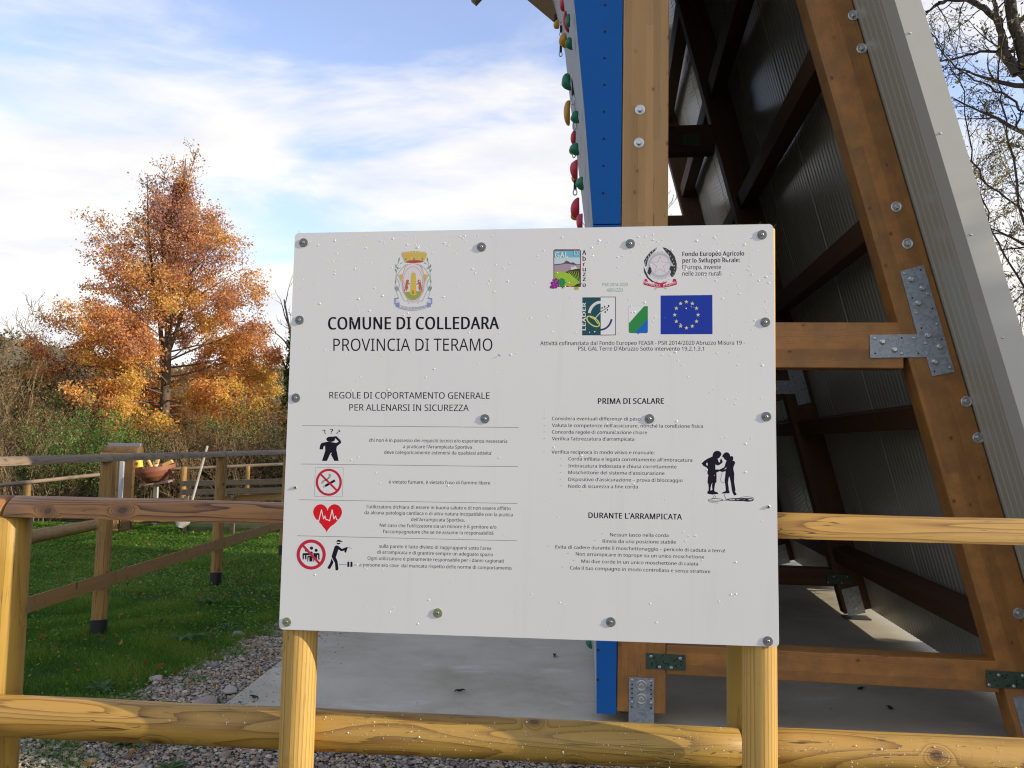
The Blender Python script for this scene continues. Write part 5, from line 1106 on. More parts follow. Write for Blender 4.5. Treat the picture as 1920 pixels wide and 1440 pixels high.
# ---- the two climbers
a = Art('climbers_silhouette', 1300, 830, 12.)
a.poly([(432, 290), (440, 250), (465, 210), (500, 188), (540, 182), (590, 195), (625, 225), (635, 262), (615, 300), (598, 318), (580, 350), (545, 355), (560, 400), (575, 445), (600, 440), (600, 400), (620, 360), (632, 352), (640, 385), (660, 410), (655, 450), (615, 480), (570, 512), (520, 510), (505, 480), (495, 520), (497, 600), (590, 605), (690, 555), (710, 520), (728, 450), (748, 405), (700, 372), (680, 335), (648, 320), (655, 285), (690, 240), (730, 216), (775, 218), (810, 245), (828, 285), (835, 312), (860, 300), (892, 312), (902, 345), (893, 385), (880, 400), (925, 415), (943, 455), (920, 510), (900, 560), (905, 620), (922, 690), (918, 870), (935, 980), (950, 1075), (935, 1095), (972, 1150), (968, 1178), (920, 1188), (895, 1155), (878, 1110), (862, 1040), (845, 900), (822, 800), (808, 755), (795, 800), (780, 900), (795, 1000), (800, 1075), (815, 1085), (812, 1140), (770, 1140), (640, 1145), (642, 1125), (690, 1105), (730, 1085), (720, 960), (703, 850), (715, 760), (728, 640), (655, 662), (590, 640), (520, 675), (525, 760), (522, 895), (495, 905), (478, 1000), (472, 1065), (480, 1095), (545, 1118), (562, 1140), (555, 1155), (430, 1168), (320, 1150), (315, 1120), (325, 1085), (345, 1080), (342, 980), (335, 920), (318, 915), (328, 770), (342, 740), (315, 690), (318, 640), (328, 600), (300, 560), (225, 522), (185, 465), (250, 405), (320, 360), (430, 310)], 'black')
a.poly([(300, 455), (318, 450), (322, 520), (302, 508), (286, 482)], 'white'); a.poly([(742, 548), (738, 590), (682, 605), (722, 580)], 'white')
a.poly([(430, 905), (418, 960), (428, 1065), (385, 1075), (390, 1010), (405, 940)], 'white')
a.line([(652, 660), (630, 740), (615, 820), (625, 880), (660, 905), (695, 890)], 7, 'black'); a.line([(712, 1150), (702, 1200), (735, 1262), (745, 1290)], 8, 'black')
def loop(cx, cy, rx, ry, w_): a.line([(cx + rx * math.cos(i * .35), cy + ry * math.sin(i * .35)) for i in range(18)], w_, 'black', True, up=False)
loop(500, 1288, 165, 32, 8); loop(520, 1285, 130, 25, 6); a.line([(430, 1255), (470, 1190), (495, 1200), (500, 1225), (480, 1250)], 7, 'black'); a.line([(340, 1310), (400, 1345), (560, 1360)], 7, 'black'); a.line([(640, 1298), (760, 1300)], 6, 'black')
loop(1040, 1280, 310, 28, 10); loop(1200, 1262, 160, 48, 8); loop(1230, 1285, 120, 34, 14); loop(1080, 1278, 130, 26, 20); loop(920, 1282, 150, 16, 12); loop(1150, 1285, 90, 12, 16); a.done()
# ---- EU flag
a = Art('european_flag', 980, 420, R4); a.poly([(993, 515), (1366, 511), (1367, 793), (993, 794)], 'eu')
for i in range(12): t = 2 * math.pi * i / 12; a.starp(1179 + 84 * math.sin(t), 654 - 94 * math.cos(t), 15.5, 'star')
a.done()
# ---- LEADER logo
sc = 1920 / 260
a = Art('rural_programme_logo', 1020, 455, sc); a.poly([(785, 750), (990, 748), (992, 1280), (785, 1280)], 'white'); a.poly([(532, 757), (785, 757), (785, 1283), (528, 1283)], 'teal'); a.line([(785, 752), (990, 752), (990, 1277), (785, 1280)], 9, 'navy')
a.ring(785, 1010, 180, 205, 38, 'repw', t0=math.pi * 1.06, t1=math.pi * 1.5); a.ring(785, 1010, 170, 208, 26, 'navy', t0=math.pi * .08, t1=math.pi * .5)
P = [(680 + 95 * math.cos(t) * .86 - 52 * math.sin(t) * .55, 1090 + 95 * math.cos(t) * .62 + 52 * math.sin(t) * .8) for t in [i * .2618 for i in range(24)]]
a.line(P, 16, 'lime', True); a.line([(640, 1030), (700, 1060), (745, 1120)], 12, 'lime'); a.line([(785, 962), (695, 1062)], 11, 'repw'); a.line([(785, 960), (905, 878)], 8, 'black')
for x, y in ((805, 905), (840, 888), (895, 875), (878, 930), (848, 960)): a.ell(x, y, 9, 14, 'black', 10, up=False)
a.done()
# ---- regional shield
a = Art('regional_shield', 1020, 455, sc); a.line([(1172, 872), (1436, 880), (1436, 1245), (1180, 1250), (1172, 1235)], 3, 'tuft', True)
a.poly([(1176, 876), (1385, 880), (1176, 1110)], 'white'); a.poly([(1385, 880), (1438, 880), (1438, 1060), (1262, 1252), (1190, 1252), (1174, 1235), (1174, 1118)], 'green'); a.poly([(1438, 1058), (1438, 1235), (1425, 1252), (1320, 1253), (1305, 1270), (1290, 1253), (1258, 1253)], 'sky'); a.done()
# ---- landscape logo with grapes
a = Art('landscape_logo', 1020, 455, sc); a.poly([(130, 110), (150, 92), (495, 92), (512, 112), (510, 612), (132, 612)], 'wine'); a.poly([(142, 112), (500, 112), (498, 600), (144, 600)], 'cyan'); a.poly([(142, 205), (500, 205), (498, 400), (142, 400)], 'paleblue')
a.poly([(142, 300), (235, 290), (270, 282), (310, 245), (345, 262), (370, 278), (405, 270), (450, 300), (499, 296), (499, 400), (142, 400)], 'mount'); a.poly([(142, 315), (260, 300), (300, 290), (370, 300), (450, 312), (499, 305), (499, 420), (142, 420)], 'mount2')
a.poly([(370, 375), (385, 310), (392, 345), (430, 320), (462, 350), (440, 375)], 'repw'); a.poly([(290, 410), (340, 385), (430, 365), (499, 362), (499, 545), (400, 470)], 'dvine')
for k in range(6): a.line([(330 + 28 * k, 400 - 2 * k), (400 + 18 * k, 480 + 10 * k)], 5, 'vine2', up=False)
a.poly([(142, 400), (220, 395), (310, 415), (400, 470), (499, 555), (499, 600), (142, 600)], 'vine')
for k in range(8): a.line([(160 + 26 * k, 402 + 3 * k), (220 + 34 * k, 500 + 9 * k), (235 + 34 * k, 598)], 6, 'vine2', up=False)
a.layer += 1
for x, y in [(110, 560), (135, 520), (165, 510), (190, 525), (150, 550), (180, 560), (120, 590), (155, 590), (190, 590), (100, 615), (130, 620), (165, 615), (205, 560)]: a.ell(x, y, 21, 21, 'grape', 12, up=False)
a.layer += 1
for x, y in [(135, 515), (160, 548), (182, 520), (128, 585), (185, 585), (150, 610)]: a.ell(x, y, 8, 8, 'grapel', 8, up=False)
a.poly([(210, 510), (245, 488), (285, 510), (300, 560), (275, 590), (262, 640), (225, 600), (205, 570)], 'leaf'); a.ell(360, 585, 36, 26, 'olive', 16); a.ell(450, 632, 34, 24, 'olive', 16); a.poly([(415, 600), (460, 570), (530, 562), (490, 600), (440, 615)], 'dvine'); a.done()
# ---- republic emblem
a = Art('republic_emblem', 1020, 455, sc)
a.starp(1607, 318, 205, 'tuft', a0=0, k=.9, n=22); a.ell(1607, 315, 165, 168, 'gear', 40); a.ell(1607, 312, 135, 138, 'crest', 40)
a.poly([(1385, 250), (1420, 190), (1480, 120), (1570, 62), (1545, 105), (1480, 170), (1440, 230), (1420, 320), (1400, 330)], 'repl'); a.poly([(1640, 62), (1690, 75), (1760, 120), (1810, 190), (1838, 290), (1835, 380), (1800, 460), (1770, 480), (1745, 440), (1760, 400), (1735, 360), (1755, 320), (1800, 330), (1745, 230), (1735, 180), (1680, 120)], 'repl')
a.poly([(1380, 330), (1410, 400), (1450, 480), (1520, 540), (1500, 550), (1430, 490), (1385, 410)], 'repl'); a.poly([(1430, 420), (1455, 330), (1485, 350), (1490, 400), (1465, 450)], 'repl')
for k in range(7): t = k / 6; a.ell(1400 + 140 * t ** 1.6, 300 - 215 * t, 5, 17, 'tuft', 8, a0=.8, up=False)
for k in range(9): t = k / 8; a.ell(1690 + 120 * math.sin(t * 2.2), 100 + 350 * t, 5, 9, 'tuft', 8, up=False)
a.layer += 1
a.starp(1607, 312, 128, 'starline', k=.39); a.layer += 1; a.starp(1607, 312, 120, 'repw', k=.385); a.layer += 1
a.line([(1690, 640), (1560, 540)], 18, 'gear'); a.line([(1535, 645), (1660, 540)], 18, 'gear')
a.poly([(1395, 505), (1420, 500), (1440, 540), (1380, 555)], 'ribr', False); a.poly([(1790, 500), (1830, 505), (1838, 560), (1780, 545)], 'ribr', False)
Pt = [(1380 + 458 * t, 540 + 42 * math.sin(math.pi * t)) for t in [i / 14 for i in range(15)]]; a.poly(Pt + [(x, y + 40) for x, y in reversed(Pt)], 'ribr'); a.poly([(1510, 530), (1560, 550), (1610, 560), (1660, 550), (1710, 530), (1690, 560), (1610, 600), (1530, 560)], 'ribr'); a.done()
# ---- municipal crest
sc = 997 / 90
a = Art('municipal_crest', 730, 460, sc); a.poly([(300, 400), (380, 380), (490, 365), (620, 380), (690, 440), (720, 560), (830, 600), (770, 760), (745, 880), (680, 1060), (590, 1160), (490, 1225), (390, 1160), (300, 1050), (250, 900), (215, 720), (180, 620), (290, 560), (310, 470)], 'crest')
a.ell(490, 790, 215, 355, 'pink', 44); a.ell(490, 790, 203, 343, 'crest', 44); Hh = [(490 + 203 * math.cos(t), 790 + 343 * math.sin(t)) for t in [math.radians(d) for d in range(28, 153, 5)]]; a.poly(Hh, 'hill')
a.poly([(432, 1010), (448, 640), (548, 640), (566, 1025), (500, 1040)], 'tower'); a.poly([(448, 640), (455, 570), (475, 585), (488, 560), (510, 545), (520, 575), (545, 565), (550, 640)], 'crown')
for k in range(9): a.line([(440 + k % 2 * 4, 680 + 36 * k), (560, 682 + 36 * k)], 4, 'orange', up=False)
a.layer += 1; a.poly([(474, 1010), (478, 945), (490, 930), (505, 948), (508, 1012)], 'lion'); a.poly([(575, 1000), (560, 950), (580, 960), (590, 1010)], 'lion')
for sgn, cx in ((1, 0), (-1, 998)):
    X = lambda x: x if sgn == 1 else 998 - x
    a.poly([(X(x), y) for x, y in [(350, 730), (375, 710), (405, 720), (408, 750), (390, 780), (425, 790), (430, 815), (385, 805), (380, 840), (395, 880), (370, 930), (362, 960), (350, 930), (350, 880), (325, 960), (305, 955), (320, 890), (340, 800)]], 'lion')
    a.line([(X(325), 900), (X(300), 860), (X(320), 800), (X(295), 765), (X(310), 740)], 6, 'line')
    a.poly([(X(x), y) for x, y in [(190, 615), (275, 600), (270, 760), (240, 740)]], 'crown'); a.line([(X(x), y) for x, y in [(440, 395), (380, 400), (330, 450), (280, 600), (265, 760), (290, 960), (400, 1130), (490, 1175)]], 9, 'pink')
    a.line([(X(x), y) for x, y in [(350, 400), (270, 470), (190, 580), (150, 680), (200, 750), (215, 850), (180, 900), (220, 960), (290, 1120), (320, 1160), (380, 1150), (410, 1215)]], 8, 'line')
    for (x0, y0, x1, y1) in [(215, 250, 190, 360), (285, 340, 215, 400), (250, 455, 170, 500), (135, 380, 145, 480), (120, 480, 150, 560), (110, 840, 150, 960), (165, 830, 160, 920), (200, 880, 160, 960), (140, 700, 130, 800), (180, 420, 165, 500)]:
        dx, dy = (x1 - x0) / 2, (y1 - y0) / 2; a.poly([(X(x0), y0), (X(x0 + dx + 12), y0 + dy), (X(x1), y1), (X(x0 + dx - 12), y0 + dy)], 'leafg', False)
    a.line([(X(x), y) for x, y in [(205, 260), (180, 400), (150, 560), (130, 760), (150, 960), (185, 1080)]], 6, 'leafg')
    a.poly([(X(x), y) for x, y in [(105, 1100), (190, 1080), (200, 1110), (130, 1120), (215, 1190), (215, 1290), (140, 1280), (130, 1230), (105, 1215)]], 'ribbon'); a.poly([(X(x), y) for x, y in [(130, 1130), (200, 1160), (205, 1190), (130, 1200)]], 'ribl')
Bt = [(200 + 580 * t, 1240 + 52 * math.sin(math.pi * t)) for t in [i / 12 for i in range(13)]]; a.poly(Bt + [(x, y + 58) for x, y in reversed(Bt)], 'crest'); a.line(Bt, 5, 'line'); a.line([(x, y + 58) for x, y in Bt], 6, 'line')
a.poly([(255, 165), (300, 140), (380, 130), (500, 112), (620, 125), (700, 140), (785, 165), (770, 240), (720, 330), (330, 345), (285, 240)], 'crown'); a.poly([(330, 345), (400, 318), (510, 305), (620, 312), (720, 328), (690, 350), (510, 368), (380, 360)], 'redb')
for x in (290, 350, 410, 470, 530, 590, 650, 700, 745): a.poly([(x, 118), (x + 14, 118), (x + 14, 150), (x, 150)], 'crest', False); a.poly([(x + 2, 200), (x + 14, 200), (x + 14, 225), (x, 225)], 'orange', False)
for x in (345, 515, 685): a.poly([(x - 10, 300), (x - 8, 262), (x + 8, 262), (x + 10, 300)], 'mount', False)
a.done()
# small nick with a smear under the province name
a = Art('scratch', 540, 420, A); a.poly([(1580, 1058), (1625, 1038), (1655, 1028), (1630, 1048)], 'tuft'); a.line([(1645, 1022), (1660, 1034)], 7, 'grey'); a.done()
# ---- water droplets standing on the panel
ND = 620; _b = bmesh.new(); bmesh.ops.create_icosphere(_b, subdivisions=2, radius=1); vs = np.array([v.co[:] for v in _b.verts]); fs = np.array([[v.index for v in f.verts] for f in _b.faces]); _b.free()
r2 = np.random.default_rng(3); pxs = []
while len(pxs) < ND:
    x = r2.uniform(560, 1455); y = 440 + 735 * r2.random() ** 1.5
    if r2.random() < (1.0 if y < 760 else .55) * (1.15 if 600 < x < 720 or x > 1200 else .7): pxs.append((x, y))
cl = np.array(pxs); cl[:200] = cl[200:400] + r2.normal(0, 9, (200, 2)); cl = cl[(cl[:, 0] > 560) & (cl[:, 0] < 1450) & (cl[:, 1] > 438) & (cl[:, 1] < 1180)]
q = BL(cl); n = len(q); rad = np.clip(r2.gamma(4., .00025, n), .0005, .0021)
V = vs[None] * rad[:, None, None] * np.array([1, .42, 1.05]) + np.stack([q[:, 0], np.full(n, -.0002), q[:, 1]], 1)[:, None, :]
me = mesh('droplets', V.reshape(-1, 3), (fs[None] + (np.arange(n) * len(vs))[:, None, None]).reshape(-1, 3), None, True)
m, t, b_ = mat('water_drop'); b_.inputs['Base Color'].default_value = (.93, .94, .96, 1); b_.inputs['Roughness'].default_value = .08; b_.inputs['Specular IOR Level'].default_value = 1.0
me.materials.append(m); props(obj('droplets', me, panel, BM.copy()), kind='stuff')
# drops glittering on the wet lower rail
r2 = np.random.default_rng(5); L_ = []
for k in range(900):
    u = r2.uniform(ul - .1, um + 1.2); a_ = r2.normal(.25, .5) if r2.random() < .8 else r2.uniform(-1, 1.4); rr_ = .0535
    L_.append((*FP(u, -.026 - rr_ * math.cos(a_), .749 + rr_ * math.sin(a_)), r2.gamma(3., .00022)))
L_ = np.array(L_); V = vs[None] * L_[:, 3][:, None, None] + L_[:, None, :3]
me = mesh('droplets', V.reshape(-1, 3), (fs[None] + (np.arange(len(L_)) * len(vs))[:, None, None]).reshape(-1, 3), m, True); props(obj('droplets', me, ff), kind='stuff')

# ================================================================== TREES AND SHRUBS
def perp(d, r):
    a = r.normal(size=3); a -= a @ d * d; return a / np.linalg.norm(a)
def grow(p, d, L, r0, lv, r, segs, tips, P, n=6):
    """limb that bends a little, tapers and forks; tips collects leaf points"""
    pts = [np.array(p, float)]; d = np.array(d, float); d /= np.linalg.norm(d)
    for i in range(n):
        d = d + r.normal(0, P['jit'], 3) + np.array([0, 0, P['up'][min(lv, len(P['up']) - 1)]]) ; d /= np.linalg.norm(d)
        pts.append(pts[-1] + d * L / n)
    rad = [max(P.get('rmin', .003), r0 * (1 - .82 * i / n)) for i in range(n + 1)]
    for i in range(n): segs.append((*pts[i], *pts[i + 1], rad[i], rad[i + 1]))
    if lv >= P['leaflv']:
        for i in range(1, n + 1): tips.append((*pts[i], lv))
    if lv < P['levels']:
        k = P['kids'][lv]
        for j in range(k):
            t = P['t0'] + (1 - P['t0']) * (j + r.random()) / k; f = t * n; i = min(int(f), n - 1); q = pts[i] + (pts[i + 1] - pts[i]) * (f - i)
            dd = (pts[i + 1] - pts[i]); dd /= np.linalg.norm(dd); a = P['ang'] * r.uniform(.7, 1.3); e = dd * math.cos(a) + perp(dd, r) * math.sin(a)
            grow(q, e, L * P['ratio'] * (1.15 - .6 * t) * r.uniform(.7, 1.25), max(P.get('rmin', .003), rad[i] * .62), lv + 1, r, segs, tips, P, max(3, n - 1))
def spec_tree(name, base, label, cat, segs, leafpts, leafcols, size, bark, group=None, part='foliage', asp=1.9):
    o = empty(name, base, 0, label, cat, group); V, Q = tubes(segs); obj('trunk' if 'tree' in name else 'branches', mesh('branches', V, Q, bark, True), o)
    if len(leafpts): V, Q, C = leaves(np.asarray(leafpts), size, leafcols, aspect=asp); obj(part, mesh(part, V, Q, M_leaf, col=C), o)
    return o
def gzz(x, y): return float(gz(np.float64(x), np.float64(y)))
# ---- the orange oak
OY = 24.0; oc = aty(300, 760, OY); bx_, by_ = oc[0], OY; bz = gzz(bx_, by_); r = np.random.default_rng(21)
prof_o = [(0.8, 2.4, 3.2), (2.2, 3.2, 3.7), (3.4, 3.5, 3.6), (4.6, 4.1, 3.1), (5.2, 2.6, 2.9), (6.0, 2.5, 2.6), (7.4, 2.6, 2.5), (8.2, 1.9, 1.6), (9.0, 1.15, 1.0), (9.8, .55, .55), (10.4, .2, .25)]
def orad(z, a):
    L = np.interp(z, [q[0] for q in prof_o], [q[1] for q in prof_o]); R_ = np.interp(z, [q[0] for q in prof_o], [q[2] for q in prof_o]); c = math.cos(a)
    return float(R_ * (c + 1) / 2 + L * (1 - c) / 2)
segs = []; tips = []
def trunkline(p, top, r0, r1, n=14, wob=.05):
    pts = []
    for i in range(n + 1):
        t = i / n; pts.append(np.array([p[0] + (top[0] - p[0]) * t + wob * math.sin(t * 7), p[1] + (top[1] - p[1]) * t + wob * math.cos(t * 6), p[2] + (top[2] - p[2]) * t]))
    for i in range(n): segs.append((*pts[i], *pts[i + 1], r0 + (r1 - r0) * i / n, r0 + (r1 - r0) * (i + 1) / n))
    return pts
T1 = trunkline((bx_, by_, bz), (bx_ + .35, by_, 10.0), .19, .012)
T2 = trunkline((bx_ + .02, by_, 3.4), (bx_ - .95, by_ + .3, 9.6), .08, .01); T3 = trunkline((bx_ + .1, by_, 3.9), (bx_ + 1.5, by_ - .3, 8.3), .07, .008); T4 = trunkline((bx_ + .15, by_, 6.2), (bx_ + .75, by_ - .2, 10.2), .045, .006); T5 = trunkline((bx_ - .1, by_, 5.2), (bx_ - .35, by_ + .2, 9.9), .045, .006)
M_oakbark = barkmat('oak_bark', (.07, .05, .035), (.17, .13, .09))
PO = dict(jit=.09, up=[.02, .03, .05], kids=[7, 5, 0], levels=2, t0=.25, ang=.75, ratio=.42, leaflv=1, rmin=.005)
for k in range(92):
    z = .6 + 8.7 * ((k + .5) / 92) ** 1.15; a = k * 2.39996 + r.normal(0, .25); el_ = float(np.interp(z, [1, 3, 5, 7, 10], [.0, .12, .45, .8, 1.15])); R_ = orad(min(z + 2.0 * math.sin(el_), 10.4), a) * (r.uniform(.55, 1.12) if z > 3 else r.uniform(.75, 1.08))
    i = min(13, int((z - bz) / (10.4 - bz) * 14)); q = T1[i] + (T1[i + 1] - T1[i]) * (((z - bz) / (10.4 - bz) * 14) - i)
    el = np.interp(z, [1, 3, 5, 7, 10], [.0, .12, .45, .8, 1.15]); d = (math.cos(a) * math.cos(el), math.sin(a) * math.cos(el), math.sin(el))
    grow(q, d, R_ / max(.55, math.cos(el)) * .92, .008 + .007 * R_, 0, r, segs, tips, PO, 7)
for T, zc_ in ((T1, .0), (T2, .25), (T3, .25), (T4, .3), (T5, .3)):
    for k in range(22):
        t = (.25 if zc_ else .72) + (.75 if zc_ else .28) * k / 22; i = min(13, int(t * 14)); a = k * 2.4; el = .75; grow(T[i], (math.cos(a) * .6, math.sin(a) * .6, .85), r.uniform(.5, 1.15) * (1.15 - .65 * t), .013, 1, r, segs, tips, PO, 5)
tips = np.array(tips); 
dens = np.interp(tips[:, 2], [1, 3.5, 5, 7, 8.5, 10.5], [46, 34, 13, 6.5, 3.2, 1.1])
cnt = r.poisson(dens * r.gamma(.8, 1.25, len(tips)) * .56)
LP = np.repeat(tips[:, :3], cnt, 0) + r.normal(0, 1, (cnt.sum(), 3)) * np.array([.13, .13, .09])
zz_ = LP[:, 2]; xx = LP[:, 0] - bx_
pal = dict(purple=(.50, .27, .22), rust=(.74, .33, .13), orange=(.92, .50, .15), gold=(.94, .66, .17), yell=(.80, .66, .12))
nn = len(LP); u = r.random(nn) + .22 * np.sin(LP[:, 0] * 2.1 + LP[:, 2] * 1.7) + .12 * np.sin(LP[:, 2] * 3.9 - LP[:, 1] * 2)
hk = np.interp(zz_, [1, 4, 6, 8, 10], [.0, .06, .2, .42, .6]); gk = np.where((xx > .2) & (zz_ < 3.6), .22, 0.0) + np.where(zz_ < 3.3, .05, 0)
v_ = u + gk - hk
C = np.empty((nn, 3)); names = [(-9, 'purple'), (.02, 'rust'), (.34, 'orange'), (.82, 'gold'), (1.12, 'yell')]
for th, nm in names: C[v_ > th] = pal[nm]
C *= r.uniform(.7, 1.2, (nn, 1))
spec_tree('oak_tree', (bx_, by_, bz), 'tall conical oak with orange and rust autumn leaves standing behind the hedge', 'tree', segs, LP, C, .082, M_oakbark, part='crown', asp=1.9)
bpy.data.objects['crown'].data.materials[0] = M_oak
print('oak leaves', nn)

M_pale = barkmat('pale_stem', (.28, .18, .085), (.46, .32, .17))
# ---- shrub maker
def shrub(base, R_, H, nst, nleaf, cols, lab, seed, size=.06, bark=M_twig, name='shrub', cat='shrub', spread=.5, group=None, th=.008, fl=(1.0, .55, 1.0), asp=1.9):
    r = np.random.default_rng(seed); segs = []; tips = []
    P = dict(jit=.12, up=[.03, .02, .0], kids=[6, 3, 0], levels=2, t0=.3, ang=.6, ratio=.45, leaflv=0, rmin=.0022)
    for k in range(nst):
        a = r.uniform(0, 6.28); q = math.sqrt(r.random()) * R_ * .75; p = (base[0] + math.cos(a) * q * fl[0], base[1] + math.sin(a) * q * fl[1], base[2])
        ln = r.uniform(.15, spread) ; d = (math.cos(a) * ln * q / R_ * 1.3 + r.normal(0, .15), math.sin(a) * ln * q / R_ + r.normal(0, .15), 1)
        hh = H * math.sqrt(max(.15, 1 - (q / R_) ** 2 * .8)) * r.uniform(.7, 1.05)
        grow(p, d, hh, th, 0, r, segs, tips, P, 6)
    tips = np.array(tips); ix = r.integers(0, len(tips), nleaf); LP = tips[ix, :3] + r.normal(0, .06 + R_ * .02, (nleaf, 3)); LP[:, 2] = np.maximum(LP[:, 2], base[2])
    ci = np.clip(((np.sin(LP[:, 0] * 3.1 + seed) * np.sin(LP[:, 2] * 4.3 + seed * 2) * np.sin(LP[:, 1] * 2.7) + 1) / 2 * len(cols) + r.normal(0, .9, nleaf)).astype(int), 0, len(cols) - 1); C = np.array(cols)[ci] * r.uniform(.65, 1.3, (nleaf, 1))
    return spec_tree(name, base, lab, cat, segs, LP, C, size, bark, group, asp=asp)
def sb(px, Y): q = aty(px, 830, Y); return (q[0], Y, gzz(q[0], Y))
BR = [(.26, .15, .065), (.34, .21, .09), (.12, .09, .05), (.10, .10, .03)]; OL = [(.07, .09, .02), (.13, .13, .04), (.20, .15, .06)]; GR = [(.07, .18, .025), (.12, .25, .04), (.20, .30, .07)]; DK = [(.045, .06, .02), (.07, .06, .03), (.13, .08, .035), (.03, .045, .015)]; RU = [(.30, .10, .03), (.16, .07, .03), (.22, .14, .05)]
shrub(sb(165, 17.1), .95, 2.25, 50, 12000, GR, 'fresh green bush rising behind the timber pillar', 101, .055, asp=2.4)
hed = [(20, 18.6, 1.5, 2.3, BR + OL, 'brown tangled thicket at the left edge behind the fence'), (95, 18.0, 1.2, 1.9, BR, 'dry grassy brown bush left of the timber pillar'), (255, 18.0, 1.1, 1.8, DK + BR, 'dark bare hedge clump directly behind the brown bowl'), (340, 18.0, 1.1, 1.85, DK + OL, 'dark hedge clump with bare stems behind the white shovel'), (430, 18.2, 1.2, 1.95, DK + RU, 'reddish brown hedge clump behind the raised bed'), (525, 17.8, 1.2, 2.0, DK, 'dense dark hedge clump beside the left edge of the board'), (620, 17.8, 1.3, 1.9, DK, 'hedge clump behind the left part of board'), (730, 18.0, 1.4, 2.0, DK + BR, 'brown hedge clump behind the middle of board'), (850, 18.2, 1.4, 1.9, DK + OL, 'olive hedge clump behind the right half of board'), (970, 18.0, 1.4, 2.1, DK, 'dark hedge clump behind the slab near the tower')]
for i, (px, Y, R_, H, cl_, lab) in enumerate(hed): shrub(sb(px, Y), R_, H, 60, 8500, cl_, lab, 110 + i, .05, group=None, th=.007)
shrub(sb(385, 19.6), 1.0, 2.5, 30, 3500, [(.22, .12, .08), (.32, .20, .12)], 'pinkish brown mass of fine twigs above the shovel', 131, .04, th=.006)
shrub(sb(450, 20), 1.2, 2.3, 36, 6000, GR + OL, 'green and yellow bush between oak and hedge right of the oak trunk', 132, .06)
shrub(sb(270, 21), 1.1, 2.0, 30, 4000, BR + OL, 'straw coloured bush with long stems under the oak', 133, .05)
shrub(sb(500, 21.5), 1.6, 3.0, 40, 6500, OL + RU, 'olive brown bush at right foot of the oak', 134, .07)
shrub(sb(50, 22), 1.5, 4.0, 36, 5500, [(.03, .07, .02), (.05, .10, .025), (.10, .12, .04)], 'dark ivy covered bush left of the oak', 135, .09)
shrub(sb(-20, 21), 1.6, 4.6, 44, 6500, BR, 'pale dry scrub at the far left edge', 136, .06)
shrub(sb(120, 24), 1.8, 4.3, 40, 6000, BR + RU, 'tall rusty scrub left of the oak trunk', 137, .07)
for px, Y, R_, H, lab, sd_ in [(60, 16.9, 1.0, 2.0, 'pale arching dead stems in front of the scrub at far left', 140), (285, 17.2, .9, 1.75, 'pinkish bare stems rising behind the brown bowl', 141), (420, 17.3, 1.1, 1.9, 'thin bare stems rising above the hedge right of the shovel', 142), (0, 19.5, 1.6, 3.6, 'tall pale tangled stems at the left edge of the photo', 143)]:
    shrub(sb(px, Y), R_, H, 46, 700, [(.42, .25, .11), (.34, .21, .10)], lab, sd_, .04, bark=M_pale, th=.010, spread=.9)
# ---- bare trees
def bare(base, H, lab, seed, r0=.09, lean=(0, 0), n_leaf=0, cols=BR, bark=M_barkp, kids=(8, 6, 4, 0), lv=3, ang=.6, ratio=.5, t0=.25, up=(.02, .05, .05, .03), jit=.1, rmin=.004, lsize=.06, stems=1, spread=.0):
    r = np.random.default_rng(seed); segs = []; tips = []
    P = dict(jit=jit, up=list(up), kids=list(kids), levels=lv, t0=t0, ang=ang, ratio=ratio, leaflv=lv, rmin=rmin)
    for s_ in range(stems):
        a = r.uniform(0, 6.28); grow((base[0] + spread * math.cos(a) * .3, base[1] + spread * math.sin(a) * .3, base[2]), (lean[0] + spread * math.cos(a), lean[1] + spread * math.sin(a), 1), H * r.uniform(.8, 1), r0, 0, r, segs, tips, P, 9)
    tips = np.array(tips); LP = np.zeros((0, 3)); C = LP
    if n_leaf: ix = r.integers(0, len(tips), n_leaf); LP = tips[ix, :3] + r.normal(0, .05, (n_leaf, 3)); C = np.array(cols)[r.integers(0, len(cols), n_leaf)] * r.uniform(.7, 1.2, (n_leaf, 1))
    return spec_tree('bare_tree', base, lab, 'tree', segs, LP, C, lsize, bark, part='leaves')
bare(sb(95, 34), 6.6, 'thin leafless tree with upright branches against the pale sky left of the oak', 201, .06, rmin=.009, bark=M_barkp)
bare(sb(35, 40), 6.0, 'leafless tree at the left edge in front of the brown hillside', 202, .06, rmin=.010)
bare(sb(520, 30), 6.3, 'leafless tree with fine twigs between oak and board', 203, .06, rmin=.008)
bare(sb(780, 30), 8.3, 'leafless tree whose topmost twigs show above the board', 204, .07, rmin=.008)
bare(sb(1075, 20), 8.6, 'leafless tree whose twig ends show beside the climbing holds', 205, .07, rmin=.006)
# ivy tree right of the oak
def ivy(base, H, R_, lab, seed, n=9000):
    r = np.random.default_rng(seed); segs = []; tips = []
    P = dict(jit=.12, up=[.02, .05], kids=[8, 3, 0], levels=2, t0=.4, ang=.7, ratio=.3, leaflv=9, rmin=.006); grow(base, (0.03, 0, 1), H, .12, 0, r, segs, tips, P, 10)
    z = r.uniform(.1, .93, n); a = r.uniform(0, 6.28, n); q = R_ * np.sqrt(r.random(n)) * (.6 + .5 * np.sin(z * 17 + a * 2) ** 2) * np.interp(z, [0, .2, .8, 1], [.8, 1, .9, .4])
    LP = np.stack([base[0] + q * np.cos(a) + .03 * H * z, base[1] + q * np.sin(a), base[2] + z * H], 1); C = np.array([(.03, .08, .02), (.05, .12, .025), (.09, .16, .03)])[r.integers(0, 3, n)] * r.uniform(.7, 1.2, (n, 1))
    return spec_tree('ivy_tree', base, lab, 'tree', segs, LP, C, .10, M_bark, part='ivy', asp=1.2)
ivy(sb(546, 25), 6.1, .42, 'tree trunk wrapped in dark green ivy at the left edge of the board', 210)
